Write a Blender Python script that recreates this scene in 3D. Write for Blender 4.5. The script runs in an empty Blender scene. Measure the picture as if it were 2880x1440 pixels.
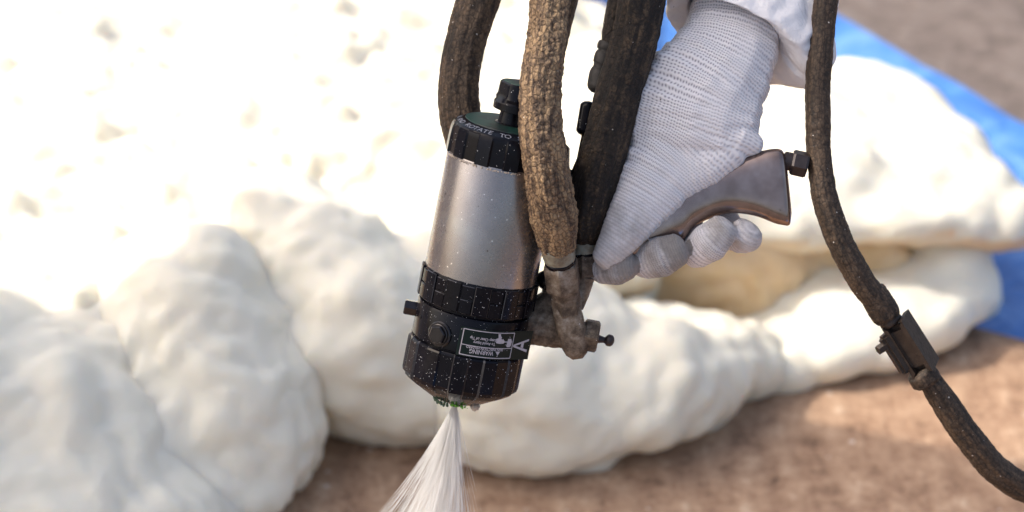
import bpy, bmesh, math, random
import numpy as np
from mathutils import Vector, Matrix, noise
random.seed(7); rng = np.random.default_rng(7)
scene = bpy.context.scene
COL = scene.collection
R = math.radians

# ------------------------------------------------------------------ camera
CAM_H, PITCH, FOCAL, D = 1.35, 30.0, 100.0, 1.80
FPX = FOCAL / 36.0 * 2880.0            # focal length in pixels of the photograph
cam_data = bpy.data.cameras.new('camera')
cam = bpy.data.objects.new('camera', cam_data); COL.objects.link(cam)
cam.location = (0, 0, CAM_H); cam.rotation_euler = (R(90 - PITCH), 0, 0)
cam_data.lens = FOCAL; cam_data.sensor_width = 36.0
cam_data.clip_start = 0.05; cam_data.clip_end = 500
cam_data.dof.use_dof = True
cam_data.dof.focus_distance = 1.775
cam_data.dof.aperture_fstop = 5.6
cam_data.dof.aperture_blades = 9
scene.camera = cam
CX = Vector((1, 0, 0)); CY = Vector((0, math.sin(R(PITCH)), math.cos(R(PITCH))))
CZ = Vector((0, -math.cos(R(PITCH)), math.sin(R(PITCH))))     # towards the camera
CO = Vector((0, 0, CAM_H))
K = D / FPX                            # metres per pixel at the gun

# ------------------------------------------------------------------ light
SUN_EL, SUN_AZ = 47.0, 275.0           # azimuth clockwise from +Y: from the left of the picture
sd = Vector((math.sin(R(SUN_AZ)) * math.cos(R(SUN_EL)), math.cos(R(SUN_AZ)) * math.cos(R(SUN_EL)), math.sin(R(SUN_EL))))
world = bpy.data.worlds.new("World"); scene.world = world; world.use_nodes = True
wn = world.node_tree
sky = wn.nodes.new('ShaderNodeTexSky'); sky.sky_type = 'NISHITA'; sky.sun_disc = False
sky.dust_density = 6.0; sky.air_density = 1.0; sky.ozone_density = 0.2; sky.sun_elevation = R(SUN_EL); sky.sun_rotation = R(SUN_AZ)
bg = wn.nodes['Background']; bg.inputs['Strength'].default_value = 0.145
wn.links.new(sky.outputs[0], bg.inputs['Color'])
sun_d = bpy.data.lights.new('sun', 'SUN'); sun_d.energy = 2.0; sun_d.angle = R(0.5); sun_d.color = (1, 0.93, 0.84)
sun = bpy.data.objects.new('sun', sun_d); COL.objects.link(sun)
sun.rotation_euler = sd.to_track_quat('Z', 'Y').to_euler(); sun.location = (0, 0, 5)
vs = scene.view_settings
vs.view_transform = 'Standard'; vs.look = 'None'; vs.gamma = 1.0; vs.exposure = 0.92
scene.cycles.volume_bounces = 4

# ------------------------------------------------------------------ points
def P(px, py, w=0.0):
    """a point w gun-pixels nearer the camera than the gun's plane"""
    d = D - w * K
    return CO - CZ * d + CX * ((px - 1440) / FPX * d) + CY * ((720 - py) / FPX * d)
def H(px, py, z=0.0):
    """where the line of sight through a photograph pixel meets height z"""
    v = -CZ + CX * ((px - 1440) / FPX) + CY * ((720 - py) / FPX)
    return CO + v * ((z - CAM_H) / v.z)

# ------------------------------------------------------------------ helpers
def link(o, parent=None):
    COL.objects.link(o)
    if parent is not None:
        o.parent = parent
        o.matrix_parent_inverse = parent.matrix_world.inverted()
    return o
def tag(o, label=None, cat=None, group=None, kind=None):
    if label: o['label'] = label
    if cat: o['category'] = cat
    if group: o['group'] = group
    if kind: o['kind'] = kind
    return o
def empty(name, loc):
    o = bpy.data.objects.new(name, None); o.empty_display_size = 0.05
    o.matrix_world = Matrix.Translation(loc)
    COL.objects.link(o); o.location = loc
    return o
def mesh_obj(name, verts, faces, mat, parent=None, smooth=True, M=None):
    me = bpy.data.meshes.new(name)
    vv = [tuple(M @ Vector(v)) for v in verts] if M is not None else [tuple(v) for v in verts]
    me.from_pydata(vv, [], faces)
    me.update()
    o = bpy.data.objects.new(name, me)
    if mat: me.materials.append(mat)
    if smooth: me.polygons.foreach_set('use_smooth', [True] * len(me.polygons))
    if parent is not None:
        inv = Matrix.Translation(-parent.location)
        me.transform(inv); o.parent = parent
    COL.objects.link(o)
    return o
def fix_normals(o):
    bm = bmesh.new(); bm.from_mesh(o.data)
    bmesh.ops.recalc_face_normals(bm, faces=bm.faces); bm.to_mesh(o.data); bm.free(); return o
def bm_obj(name, bm, mat, parent=None, smooth=False, M=None, angle=None):
    bmesh.ops.recalc_face_normals(bm, faces=bm.faces)
    if angle is not None:
        for f in bm.faces: f.smooth = True
        for e in bm.edges:
            if len(e.link_faces) == 2 and e.calc_face_angle(0) > R(angle): e.smooth = False
    me = bpy.data.meshes.new(name); bm.to_mesh(me); bm.free()
    if M is not None: me.transform(M)
    if mat: me.materials.append(mat)
    if smooth: me.polygons.foreach_set('use_smooth', [True] * len(me.polygons))
    o = bpy.data.objects.new(name, me)
    if parent is not None:
        me.transform(Matrix.Translation(-parent.location)); o.parent = parent
    COL.objects.link(o)
    return o

def reparent(child, part):
    """make child a sub-part of part (part has an identity offset under its thing)"""
    child.parent = part
    return child

# ------------------------------------------------------------------ materials
def new_mat(name):
    m = bpy.data.materials.new(name); m.use_nodes = True
    nt = m.node_tree; b = nt.nodes['Principled BSDF']
    return m, nt, b
def N(nt, t, **kw):
    n = nt.nodes.new(t)
    for k, v in kw.items():
        if k in n.inputs: n.inputs[k].default_value = v
        else: setattr(n, k, v)
    return n
def ramp(nt, fac, stops):
    r = nt.nodes.new('ShaderNodeValToRGB')
    els = r.color_ramp.elements
    while len(els) < len(stops): els.new(0.5)
    for e, (p, c) in zip(els, stops):
        e.position = p; e.color = (c[0], c[1], c[2], 1) if hasattr(c, '__len__') else (c, c, c, 1)
    nt.links.new(fac, r.inputs['Fac']); return r
def coords(nt, scale=(1, 1, 1), attr=None):
    if attr:
        a = nt.nodes.new('ShaderNodeAttribute'); a.attribute_name = attr; src = a.outputs['Vector']
    else:
        src = nt.nodes.new('ShaderNodeTexCoord').outputs['Object']
    mp = nt.nodes.new('ShaderNodeMapping'); mp.inputs['Scale'].default_value = scale
    nt.links.new(src, mp.inputs['Vector']); return mp.outputs['Vector']
def noise_tex(nt, vec, scale, detail=4, rough=0.6, dist=0.0):
    n = nt.nodes.new('ShaderNodeTexNoise'); n.inputs['Scale'].default_value = scale
    n.inputs['Detail'].default_value = detail; n.inputs['Roughness'].default_value = rough
    n.inputs['Distortion'].default_value = dist
    nt.links.new(vec, n.inputs['Vector']); return n.outputs['Fac']
def mix(nt, fac, a, b, typ='MIX'):
    m = nt.nodes.new('ShaderNodeMixRGB'); m.blend_type = typ
    for k, (sock, v) in enumerate(((m.inputs[0], fac), (m.inputs[1], a), (m.inputs[2], b))):
        if isinstance(v, bpy.types.NodeSocket): nt.links.new(v, sock)
        elif hasattr(v, '__len__'): sock.default_value = (v[0], v[1], v[2], 1)
        else: sock.default_value = v if k == 0 else (v, v, v, 1)
    return m.outputs[0]
def math_(nt, op, a, b=None, c=None, clamp=False):
    m = nt.nodes.new('ShaderNodeMath'); m.operation = op; m.use_clamp = clamp
    for i, v in enumerate((a, b, c)):
        if v is None: continue
        if isinstance(v, bpy.types.NodeSocket): nt.links.new(v, m.inputs[i])
        else: m.inputs[i].default_value = v
    return m.outputs[0]
def bump(nt, b, height, strength, dist):
    n = nt.nodes.new('ShaderNodeBump'); n.inputs['Strength'].default_value = strength
    n.inputs['Distance'].default_value = dist
    nt.links.new(height, n.inputs['Height']); nt.links.new(n.outputs[0], b.inputs['Normal']); return n
def specks(nt, vec, scale, size, keep, big=None):
    """small dried droplets: 1 inside a dot, else 0; size varies from cell to cell"""
    v = nt.nodes.new('ShaderNodeTexVoronoi'); v.inputs['Scale'].default_value = scale
    nt.links.new(vec, v.inputs['Vector'])
    sep = nt.nodes.new('ShaderNodeSeparateColor'); nt.links.new(v.outputs['Color'], sep.inputs[0])
    pw = math_(nt, 'POWER', sep.outputs[1], 3.0)
    rad = math_(nt, 'MULTIPLY_ADD', pw, size * 1.6, size * 0.35)
    inside = math_(nt, 'LESS_THAN', v.outputs['Distance'], rad)
    kept = math_(nt, 'LESS_THAN', sep.outputs[0], keep)
    return math_(nt, 'MULTIPLY', inside, kept)

def black_mat(name, base, speck_keep, rough=0.22, dust=0.05):
    m, nt, b = new_mat(name)
    vec = coords(nt)
    d = noise_tex(nt, vec, 70, 5, 0.65)
    dr = ramp(nt, d, [(0.52, 0), (0.8, 1)])
    dust_c = mix(nt, math_(nt, 'MULTIPLY', dr.outputs[0], dust), base, (0.16, 0.14, 0.12))
    s1 = specks(nt, vec, 1100, 0.16, speck_keep)
    s2 = specks(nt, vec, 620, 0.11, speck_keep * 0.5)
    s = math_(nt, 'MAXIMUM', s1, s2)
    col = mix(nt, s, dust_c, (0.55, 0.55, 0.57))
    nt.links.new(col, b.inputs['Base Color'])
    rr = math_(nt, 'MULTIPLY_ADD', d, 0.25, rough - 0.08)
    nt.links.new(mix(nt, s, rr, 0.6), b.inputs['Roughness'])
    b.inputs['Specular IOR Level'].default_value = 0.16
    bump(nt, b, d, 0.15, 0.0004)
    return m
M_BLACK = black_mat('black_anodised', (0.004, 0.004, 0.007), 0.26, 0.11)
M_BLACK_CLEAN = black_mat('black_anodised_clean', (0.004, 0.004, 0.007), 0.10, 0.16)
M_LABEL = black_mat('label_black', (0.006, 0.013, 0.012), 0.12, 0.35, 0.1)
def simple(name, col, rough=0.5, metal=0.0, nscale=None, namp=0.2):
    m, nt, b = new_mat(name)
    b.inputs['Base Color'].default_value = (*col, 1); b.inputs['Roughness'].default_value = rough
    b.inputs['Metallic'].default_value = metal
    if nscale:
        vec = coords(nt); f = noise_tex(nt, vec, nscale, 5)
        c = mix(nt, f, tuple(x * (1 - namp) for x in col), tuple(min(1, x * (1 + namp)) for x in col))
        nt.links.new(c, b.inputs['Base Color'])
    return m
M_EDGE = simple('worn_edge_highlight', (0.045, 0.045, 0.052), 0.3, 0.6, 900, 0.95)  # worn anodising, lightened to paint in the thin highlights along facet edges
M_PRINT = simple('grey_print', (0.40, 0.38, 0.42), 0.6, 0, 400, 0.25)
M_PRINT_DIM = simple('dim_print', (0.22, 0.23, 0.27), 0.6, 0, 900, 0.7)

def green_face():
    m, nt, b = new_mat('painted_green_reflection')
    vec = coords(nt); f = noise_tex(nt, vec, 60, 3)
    c = ramp(nt, f, [(0.4, (0.004, 0.012, 0.012)), (0.6, (0.006, 0.045, 0.032))])  # green reflection on cap face and knob top, painted into the base colour
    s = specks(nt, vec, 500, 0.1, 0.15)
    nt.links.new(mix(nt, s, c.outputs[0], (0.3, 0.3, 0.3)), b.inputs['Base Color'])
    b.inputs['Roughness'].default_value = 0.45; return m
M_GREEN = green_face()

def steel_mat():
    m, nt, b = new_mat('brushed_steel')
    vec = coords(nt)
    br = noise_tex(nt, coords(nt, (1, 1, 1)), 35, 3, 0.5)
    col = ramp(nt, br, [(0.3, (0.255, 0.232, 0.225)), (0.5, (0.29, 0.268, 0.262)), (0.62, (0.31, 0.30, 0.295)), (0.75, (0.34, 0.335, 0.33))])
    s1 = specks(nt, vec, 430, 0.13, 0.2); s2 = specks(nt, vec, 150, 0.06, 0.12)
    dk = specks(nt, coords(nt, (1.13, 1.07, 0.94)), 170, 0.07, 0.10)
    c = mix(nt, math_(nt, 'MAXIMUM', s1, s2), col.outputs[0], (0.78, 0.74, 0.72))
    c = mix(nt, dk, c, (0.07, 0.055, 0.05))
    smear = ramp(nt, noise_tex(nt, coords(nt, (1, 1, 0.35)), 45, 5, 0.7, 0.6), [(0.60, 0), (0.74, 1)])
    c = mix(nt, math_(nt, 'MULTIPLY', smear.outputs[0], 0.2), c, (0.16, 0.13, 0.12))
    nt.links.new(c, b.inputs['Base Color'])
    b.inputs['Metallic'].default_value = 0.85
    fine = noise_tex(nt, vec, 160, 5, 0.7)
    nt.links.new(math_(nt, 'MULTIPLY_ADD', fine, 0.12, 0.21), b.inputs['Roughness'])
    bump(nt, b, fine, 0.05, 0.0003)
    return m
M_STEEL = steel_mat()

def bronze_mat():
    m, nt, b = new_mat('worn_grip_metal')
    vec = coords(nt)
    f = noise_tex(nt, vec, 55, 5, 0.65)
    col = ramp(nt, f, [(0.3, (0.22, 0.16, 0.135)), (0.55, (0.31, 0.235, 0.205)), (0.8, (0.40, 0.325, 0.29))])
    dk = specks(nt, vec, 260, 0.09, 0.3)
    c = mix(nt, dk, col.outputs[0], (0.03, 0.025, 0.02))
    nt.links.new(c, b.inputs['Base Color'])
    b.inputs['Metallic'].default_value = 0.9
    nt.links.new(math_(nt, 'MULTIPLY_ADD', f, 0.12, 0.13), b.inputs['Roughness'])
    bump(nt, b, noise_tex(nt, vec, 500, 4), 0.12, 0.0002)
    return m
M_GRIP = bronze_mat()

def dirt_metal():
    m, nt, b = new_mat('grimy_fitting_metal')
    vec = coords(nt)
    f = noise_tex(nt, vec, 90, 8, 0.72)
    col = ramp(nt, f, [(0.30, (0.022, 0.017, 0.012)), (0.44, (0.09, 0.066, 0.047)), (0.55, (0.20, 0.155, 0.115)), (0.68, (0.34, 0.31, 0.27))])
    s = specks(nt, vec, 380, 0.12, 0.12)
    nt.links.new(mix(nt, s, col.outputs[0], (0.5, 0.48, 0.45)), b.inputs['Base Color'])
    b.inputs['Roughness'].default_value = 0.62; b.inputs['Metallic'].default_value = 0.25
    bump(nt, b, noise_tex(nt, vec, 420, 8, 0.75), 0.9, 0.0014)
    return m
M_DIRT = dirt_metal()
def crust_metal():
    m, nt, b = new_mat('greenish_ferrule')
    vec = coords(nt)
    f = noise_tex(nt, vec, 110, 7, 0.7)
    col = ramp(nt, f, [(0.3, (0.09, 0.065, 0.04)), (0.5, (0.22, 0.20, 0.15)), (0.65, (0.26, 0.29, 0.25))])
    nt.links.new(col.outputs[0], b.inputs['Base Color']); b.inputs['Roughness'].default_value = 0.6
    bump(nt, b, f, 0.6, 0.001); return m
M_FERR = crust_metal()

def hose_mat(name, dark, mid, tan, tan_at, strength=0.9, bumpd=0.0012):
    """huv attribute: x along the hose in metres, y/z around it; hang: the same with a unit circle"""
    m, nt, b = new_mat(name)
    v1 = coords(nt, (1, 1, 1), 'huv')
    longi = noise_tex(nt, coords(nt, (11, 1, 1), 'hang'), 3.4, 3, 0.6, 0.3)      # streaks that run along the hose
    gr = noise_tex(nt, v1, 520, 6, 0.8)
    mid_n = noise_tex(nt, v1, 190, 6, 0.75)
    patch = noise_tex(nt, v1, 42, 5, 0.65)
    cr = nt.nodes.new('ShaderNodeTexVoronoi'); cr.feature = 'DISTANCE_TO_EDGE'; cr.inputs['Scale'].default_value = 330
    nt.links.new(coords(nt, (0.8, 1, 1), 'huv'), cr.inputs['Vector'])
    crack = ramp(nt, cr.outputs['Distance'], [(0.0, 0), (0.16, 1)]).outputs[0]
    mixf = math_(nt, 'ADD', math_(nt, 'MULTIPLY', longi, 0.45), math_(nt, 'ADD', math_(nt, 'MULTIPLY', patch, 0.25), math_(nt, 'MULTIPLY', mid_n, 0.30)))
    mixf = math_(nt, 'ADD', mixf, math_(nt, 'MULTIPLY_ADD', gr, 0.45, -0.225))
    col = ramp(nt, mixf, [(tan_at - 0.12, dark), (tan_at - 0.01, mid), (tan_at + 0.09, tan)])
    c = mix(nt, math_(nt, 'MULTIPLY', math_(nt, 'SUBTRACT', 1.0, crack), 0.55), col.outputs[0], tuple(x * 0.5 for x in dark))
    s = specks(nt, v1, 420, 0.13, 0.12)
    c = mix(nt, s, c, (0.5, 0.45, 0.4))
    nt.links.new(c, b.inputs['Base Color'])
    b.inputs['Roughness'].default_value = 0.62; b.inputs['Specular IOR Level'].default_value = 0.35
    h = math_(nt, 'ADD', math_(nt, 'MULTIPLY', gr, 0.5), math_(nt, 'ADD', math_(nt, 'MULTIPLY', mid_n, 0.8), math_(nt, 'MULTIPLY', crack, 0.25)))
    bump(nt, b, h, strength, bumpd)
    return m
M_HOSE_A = hose_mat('brown_hose_dark', (0.014, 0.010, 0.007), (0.055, 0.036, 0.023), (0.14, 0.092, 0.055), 0.49)
M_HOSE_B = hose_mat('brown_hose_caked', (0.014, 0.010, 0.009), (0.14, 0.092, 0.062), (0.43, 0.29, 0.165), 0.455, 1.0, 0.0030)
M_HOSE_C = hose_mat('brown_hose_oily', (0.007, 0.005, 0.004), (0.026, 0.017, 0.011), (0.10, 0.064, 0.036), 0.53)
M_HOSE_D = hose_mat('rusty_air_hose', (0.014, 0.010, 0.007), (0.05, 0.033, 0.022), (0.10, 0.065, 0.04), 0.5, 0.6, 0.0008)

def glove_mat():
    m, nt, b = new_mat('white_knit_glove')
    at = nt.nodes.new('ShaderNodeAttribute'); at.attribute_name = 'knit'
    sep = nt.nodes.new('ShaderNodeSeparateXYZ'); nt.links.new(at.outputs['Vector'], sep.inputs[0])
    a, c, rib = sep.outputs[0], sep.outputs[1], sep.outputs[2]
    # rows across the wrist (rib) or across the fingers
    wob = math_(nt, 'MULTIPLY', math_(nt, 'SINE', math_(nt, 'MULTIPLY', c, 6.283 / 22.0)), 0.8)
    rows = math_(nt, 'SINE', math_(nt, 'MULTIPLY', math_(nt, 'ADD', a, wob), 6.283 / 10.0))
    cols = math_(nt, 'SINE', math_(nt, 'MULTIPLY', c, 6.283 / 9.0))
    ra = math_(nt, 'POWER', math_(nt, 'MULTIPLY_ADD', rows, 0.5, 0.5), 0.6)
    dots = math_(nt, 'MULTIPLY', math_(nt, 'MULTIPLY_ADD', rows, -0.5, 0.5), math_(nt, 'MULTIPLY_ADD', cols, -0.5, 0.5))
    dots = math_(nt, 'POWER', dots, 1.5)
    vec = coords(nt)
    dirt = noise_tex(nt, vec, 38, 6, 0.7)
    da = nt.nodes.new('ShaderNodeAttribute'); da.attribute_name = 'dirt'
    open_ = ramp(nt, rib, [(0.02, 0.8), (0.34, 0.8), (0.42, 1.0), (0.80, 0.75), (0.93, 0.15)]).outputs[0]
    side = ramp(nt, math_(nt, 'MULTIPLY_ADD', c, -0.004, math_(nt, 'MULTIPLY_ADD', noise_tex(nt, vec, 14, 2), 0.5, 0.25)), [(0.40, 1.0), (0.66, 0.45)]).outputs[0]
    base = mix(nt, math_(nt, 'MULTIPLY', math_(nt, 'MULTIPLY', dots, math_(nt, 'MULTIPLY', open_, side)), 0.85), mix(nt, ra, (0.64, 0.61, 0.63), (0.76, 0.73, 0.735)), (0.12, 0.11, 0.14))
    gr = ramp(nt, math_(nt, 'ADD', math_(nt, 'MULTIPLY', da.outputs['Fac'], 0.9), math_(nt, 'MULTIPLY_ADD', dirt, 1.2, -0.62)), [(0.12, 0), (0.62, 1)])
    fin = noise_tex(nt, vec, 300, 6, 0.7)
    dcol = mix(nt, fin, (0.06, 0.045, 0.035), (0.27, 0.24, 0.21))
    colr = mix(nt, math_(nt, 'MULTIPLY', gr.outputs[0], 0.85), base, dcol)
    sp = specks(nt, vec, 260, 0.08, 0.10)
    colr = mix(nt, sp, colr, (0.12, 0.10, 0.09))
    nt.links.new(colr, b.inputs['Base Color'])
    b.inputs['Roughness'].default_value = 0.85
    b.inputs['Sheen Weight'].default_value = 0.2
    b.inputs['Subsurface Weight'].default_value = 0.12
    b.inputs['Subsurface Radius'].default_value = (0.004, 0.003, 0.003)
    b.inputs['Subsurface Scale'].default_value = 0.5
    h = math_(nt, 'ADD', math_(nt, 'MULTIPLY', ra, 0.7), math_(nt, 'MULTIPLY', dots, -1.0))
    bump(nt, b, h, 0.45, 0.0007)
    return m
M_GLOVE = glove_mat()

def tyvek_mat():
    m, nt, b = new_mat('white_coverall_fabric')
    vec = coords(nt)
    f = noise_tex(nt, vec, 55, 6, 0.6, 0.8)
    g = noise_tex(nt, vec, 600, 4, 0.6)
    s = specks(nt, vec, 220, 0.06, 0.10)
    c = mix(nt, f, (0.70, 0.68, 0.70), (0.78, 0.77, 0.78))
    nt.links.new(mix(nt, s, c, (0.2, 0.18, 0.16)), b.inputs['Base Color'])
    b.inputs['Roughness'].default_value = 0.5
    b.inputs['Subsurface Weight'].default_value = 0.25
    b.inputs['Subsurface Radius'].default_value = (0.01, 0.009, 0.008)
    bump(nt, b, math_(nt, 'ADD', f, math_(nt, 'MULTIPLY', g, 0.08)), 0.7, 0.004)
    return m
M_TYVEK = tyvek_mat()

def foam_mat():
    m, nt, b = new_mat('cured_spray_foam')
    vec = coords(nt)
    f = noise_tex(nt, vec, 7, 4, 0.6)
    g = noise_tex(nt, vec, 45, 5, 0.6)
    c = mix(nt, f, (0.80, 0.75, 0.60), (0.84, 0.80, 0.68))
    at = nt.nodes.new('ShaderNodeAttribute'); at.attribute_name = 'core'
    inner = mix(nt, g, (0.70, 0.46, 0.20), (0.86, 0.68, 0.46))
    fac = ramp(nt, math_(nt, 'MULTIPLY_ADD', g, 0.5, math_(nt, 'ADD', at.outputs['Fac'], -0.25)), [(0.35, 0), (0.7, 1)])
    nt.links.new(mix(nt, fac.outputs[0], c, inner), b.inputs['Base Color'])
    b.inputs['Roughness'].default_value = 0.55
    b.inputs['Subsurface Weight'].default_value = 0.5
    b.inputs['Subsurface Radius'].default_value = (0.05, 0.042, 0.028)
    b.inputs['Subsurface Scale'].default_value = 0.4
    bump(nt, b, noise_tex(nt, vec, 90, 6, 0.6), 0.3, 0.004)
    return m
M_FOAM = foam_mat()

def board_mat():
    m, nt, b = new_mat('weathered_brown_board')
    tc = nt.nodes.new('ShaderNodeTexCoord')
    mp = nt.nodes.new('ShaderNodeMapping'); mp.inputs['Rotation'].default_value = (0, 0, R(38)); mp.inputs['Scale'].default_value = (9, 1.6, 3)
    nt.links.new(tc.outputs['Object'], mp.inputs['Vector'])
    st = noise_tex(nt, mp.outputs[0], 5, 5, 0.6, 0.4)
    vec = coords(nt)
    g = noise_tex(nt, vec, 34, 7, 0.75); q = noise_tex(nt, vec, 150, 5, 0.7)
    f = math_(nt, 'ADD', math_(nt, 'MULTIPLY', st, 0.28), math_(nt, 'ADD', math_(nt, 'MULTIPLY', g, 0.5), math_(nt, 'MULTIPLY', q, 0.22)))
    c = ramp(nt, f, [(0.38, (0.13, 0.075, 0.045)), (0.47, (0.32, 0.195, 0.12)), (0.55, (0.44, 0.29, 0.185)), (0.63, (0.60, 0.45, 0.32))])
    s = specks(nt, vec, 90, 0.14, 0.12)
    nt.links.new(mix(nt, s, c.outputs[0], (0.6, 0.5, 0.42)), b.inputs['Base Color'])
    b.inputs['Roughness'].default_value = 0.85
    bump(nt, b, f, 0.8, 0.006); return m
M_BOARD = board_mat()
def gravel_mat():
    m, nt, b = new_mat('grey_brown_gravel')
    vec = coords(nt)
    g = noise_tex(nt, vec, 30, 8, 0.75); l = noise_tex(nt, vec, 3, 3)
    c = ramp(nt, math_(nt, 'ADD', math_(nt, 'MULTIPLY', g, 0.7), math_(nt, 'MULTIPLY', l, 0.3)), [(0.35, (0.13, 0.105, 0.09)), (0.5, (0.23, 0.185, 0.165)), (0.65, (0.33, 0.28, 0.25))])
    nt.links.new(c.outputs[0], b.inputs['Base Color']); b.inputs['Roughness'].default_value = 0.95
    bump(nt, b, g, 1.0, 0.02); return m
M_GRAVEL = gravel_mat()
def tarp_mat():
    m, nt, b = new_mat('blue_tarp')
    vec = coords(nt)
    g = noise_tex(nt, vec, 14, 5, 0.6, 1.0)
    c = ramp(nt, g, [(0.3, (0.035, 0.135, 0.42)), (0.5, (0.06, 0.20, 0.55)), (0.72, (0.16, 0.33, 0.68))])
    nt.links.new(c.outputs[0], b.inputs['Base Color']); b.inputs['Roughness'].default_value = 0.4
    bump(nt, b, g, 0.8, 0.012); return m
M_TARP = tarp_mat()

# ------------------------------------------------------------------ ground, board, tarp
def grid_sheet(name, corners, nx, ny, zf, mat, parent=None, thick=0.0):
    """bilinear sheet between four ground corners with height zf(x, y)"""
    a, b, c, d = corners      # near-left, near-right, far-right, far-left
    vs_, fs = [], []
    for j in range(ny + 1):
        for i in range(nx + 1):
            s, t = i / nx, j / ny
            p = (a * (1 - s) + b * s) * (1 - t) + (d * (1 - s) + c * s) * t
            vs_.append((p.x, p.y, zf(p.x, p.y, s, t)))
    for j in range(ny):
        for i in range(nx):
            k = j * (nx + 1) + i; fs.append((k, k + 1, k + nx + 2, k + nx + 1))
    n0 = len(vs_)
    if thick:
        ring = [i for i in range(nx + 1)] + [(j + 1) * (nx + 1) - 1 for j in range(1, ny + 1)] + \
               [ny * (nx + 1) + i for i in range(nx - 1, -1, -1)] + [j * (nx + 1) for j in range(ny - 1, 0, -1)]
        for r_ in ring: x, y, z = vs_[r_]; vs_.append((x, y, z - thick))
        for q in range(len(ring)):
            q2 = (q + 1) % len(ring); fs.append((ring[q], n0 + q, n0 + q2, ring[q2]))
    return mesh_obj(name, vs_, fs, mat, parent)
V = Vector
def z_gravel(x, y, s, t):
    return -0.045 + 0.006 * noise.noise(V((x * 9, y * 9, 0))) + 0.004 * noise.noise(V((x * 31, y * 31, 5)))
g = grid_sheet('gravel_ground', (V((-4, 0.2, 0)), V((4, 0.2, 0)), V((4, 7, 0)), V((-4, 7, 0))), 260, 220, z_gravel, M_GRAVEL)
tag(g, kind='structure')
big = grid_sheet('far_ground', (V((-120, -120, 0)), V((120, -120, 0)), V((120, 240, 0)), V((-120, 240, 0))), 8, 8, lambda x, y, s, t: -0.075, M_GRAVEL)
tag(big, kind='structure')

def line_at(p, q, t): return p + (q - p) * t
bf1, bf2 = H(2600, 882), H(2880, 958)
bdir = (bf2 - bf1).normalized()
def z_board(x, y, s, t): return 0.0012 * noise.noise(V((x * 7, y * 7, 1)))
board = grid_sheet('brown_board', (V((-1.6, 0.9, 0)), V((1.9, 0.9, 0)), bf1 + bdir * 1.6, bf1 - bdir * 1.9), 60, 40, z_board, M_BOARD, thick=0.022)
tag(board, 'weathered brown board on the ground in front of the foam', 'board')

tu1, tu2 = H(2340, 75, -0.03), H(2880, 392, -0.03)
tdir = (tu2 - tu1).normalized()
tn = Vector((-tdir.y, tdir.x, 0))
if tn.y > 0: tn = -tn
def z_tarp(x, y, s, t):
    edge = math.exp(-((1 - t) / 0.07) ** 2)
    return -0.032 + 0.02 * edge + 0.011 * noise.noise(V((x * 5 + y * 4, y * 5 - x * 4, 3))) * (1 - 0.6 * edge) + 0.004 * noise.noise(V((x * 22, y * 22, 8)))
tarp = grid_sheet('blue_tarp', (tu1 - tdir * 2.2 + tn * 1.3, tu1 + tdir * 2.4 + tn * 1.3, tu1 + tdir * 2.4, tu1 - tdir * 2.2), 160, 60, z_tarp, M_TARP)
tag(tarp, 'crumpled blue tarp spread on the gravel beyond the foam', 'tarp')

# ------------------------------------------------------------------ foam bodies
def evaluated(o, name, mat, keep_loc=True):
    dg = bpy.context.evaluated_depsgraph_get()
    me = bpy.data.meshes.new_from_object(o.evaluated_get(dg))
    me.name = name; me.transform(o.matrix_world)
    if mat: me.materials.clear(); me.materials.append(mat)
    old = o.data; bpy.data.objects.remove(o); bpy.data.meshes.remove(old)
    return me
def ico(bm, c, r, rot=None, sub=3):
    M = Matrix.Translation(c)
    if rot is not None: M = M @ rot
    M = M @ Matrix.Diagonal((r[0], r[1], r[2], 1))
    bmesh.ops.create_icosphere(bm, subdivisions=sub, radius=1.0, matrix=M)
def remeshed(bm, name, voxel, smooth_it, mat):
    me = bpy.data.meshes.new('tmp'); bm.to_mesh(me); bm.free()
    o = bpy.data.objects.new('tmp', me); COL.objects.link(o)
    md = o.modifiers.new('r', 'REMESH'); md.mode = 'VOXEL'; md.voxel_size = voxel
    sm = o.modifiers.new('s', 'SMOOTH'); sm.factor = 0.5; sm.iterations = smooth_it
    bpy.context.view_layer.update()
    return evaluated(o, name, mat)
def np_verts(me):
    a = np.empty(len(me.vertices) * 3, dtype=np.float32); me.vertices.foreach_get('co', a); return a.reshape(-1, 3)
def np_normals(me):
    a = np.empty(len(me.vertices) * 3, dtype=np.float32); me.vertex_normals.foreach_get('vector', a); return a.reshape(-1, 3)
def add_attr(me, name, arr):
    if arr.ndim == 1:
        at = me.attributes.new(name, 'FLOAT', 'POINT'); at.data.foreach_set('value', arr.astype(np.float32))
    else:
        at = me.attributes.new(name, 'FLOAT_VECTOR', 'POINT'); at.data.foreach_set('vector', arr.astype(np.float32).ravel())
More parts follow.
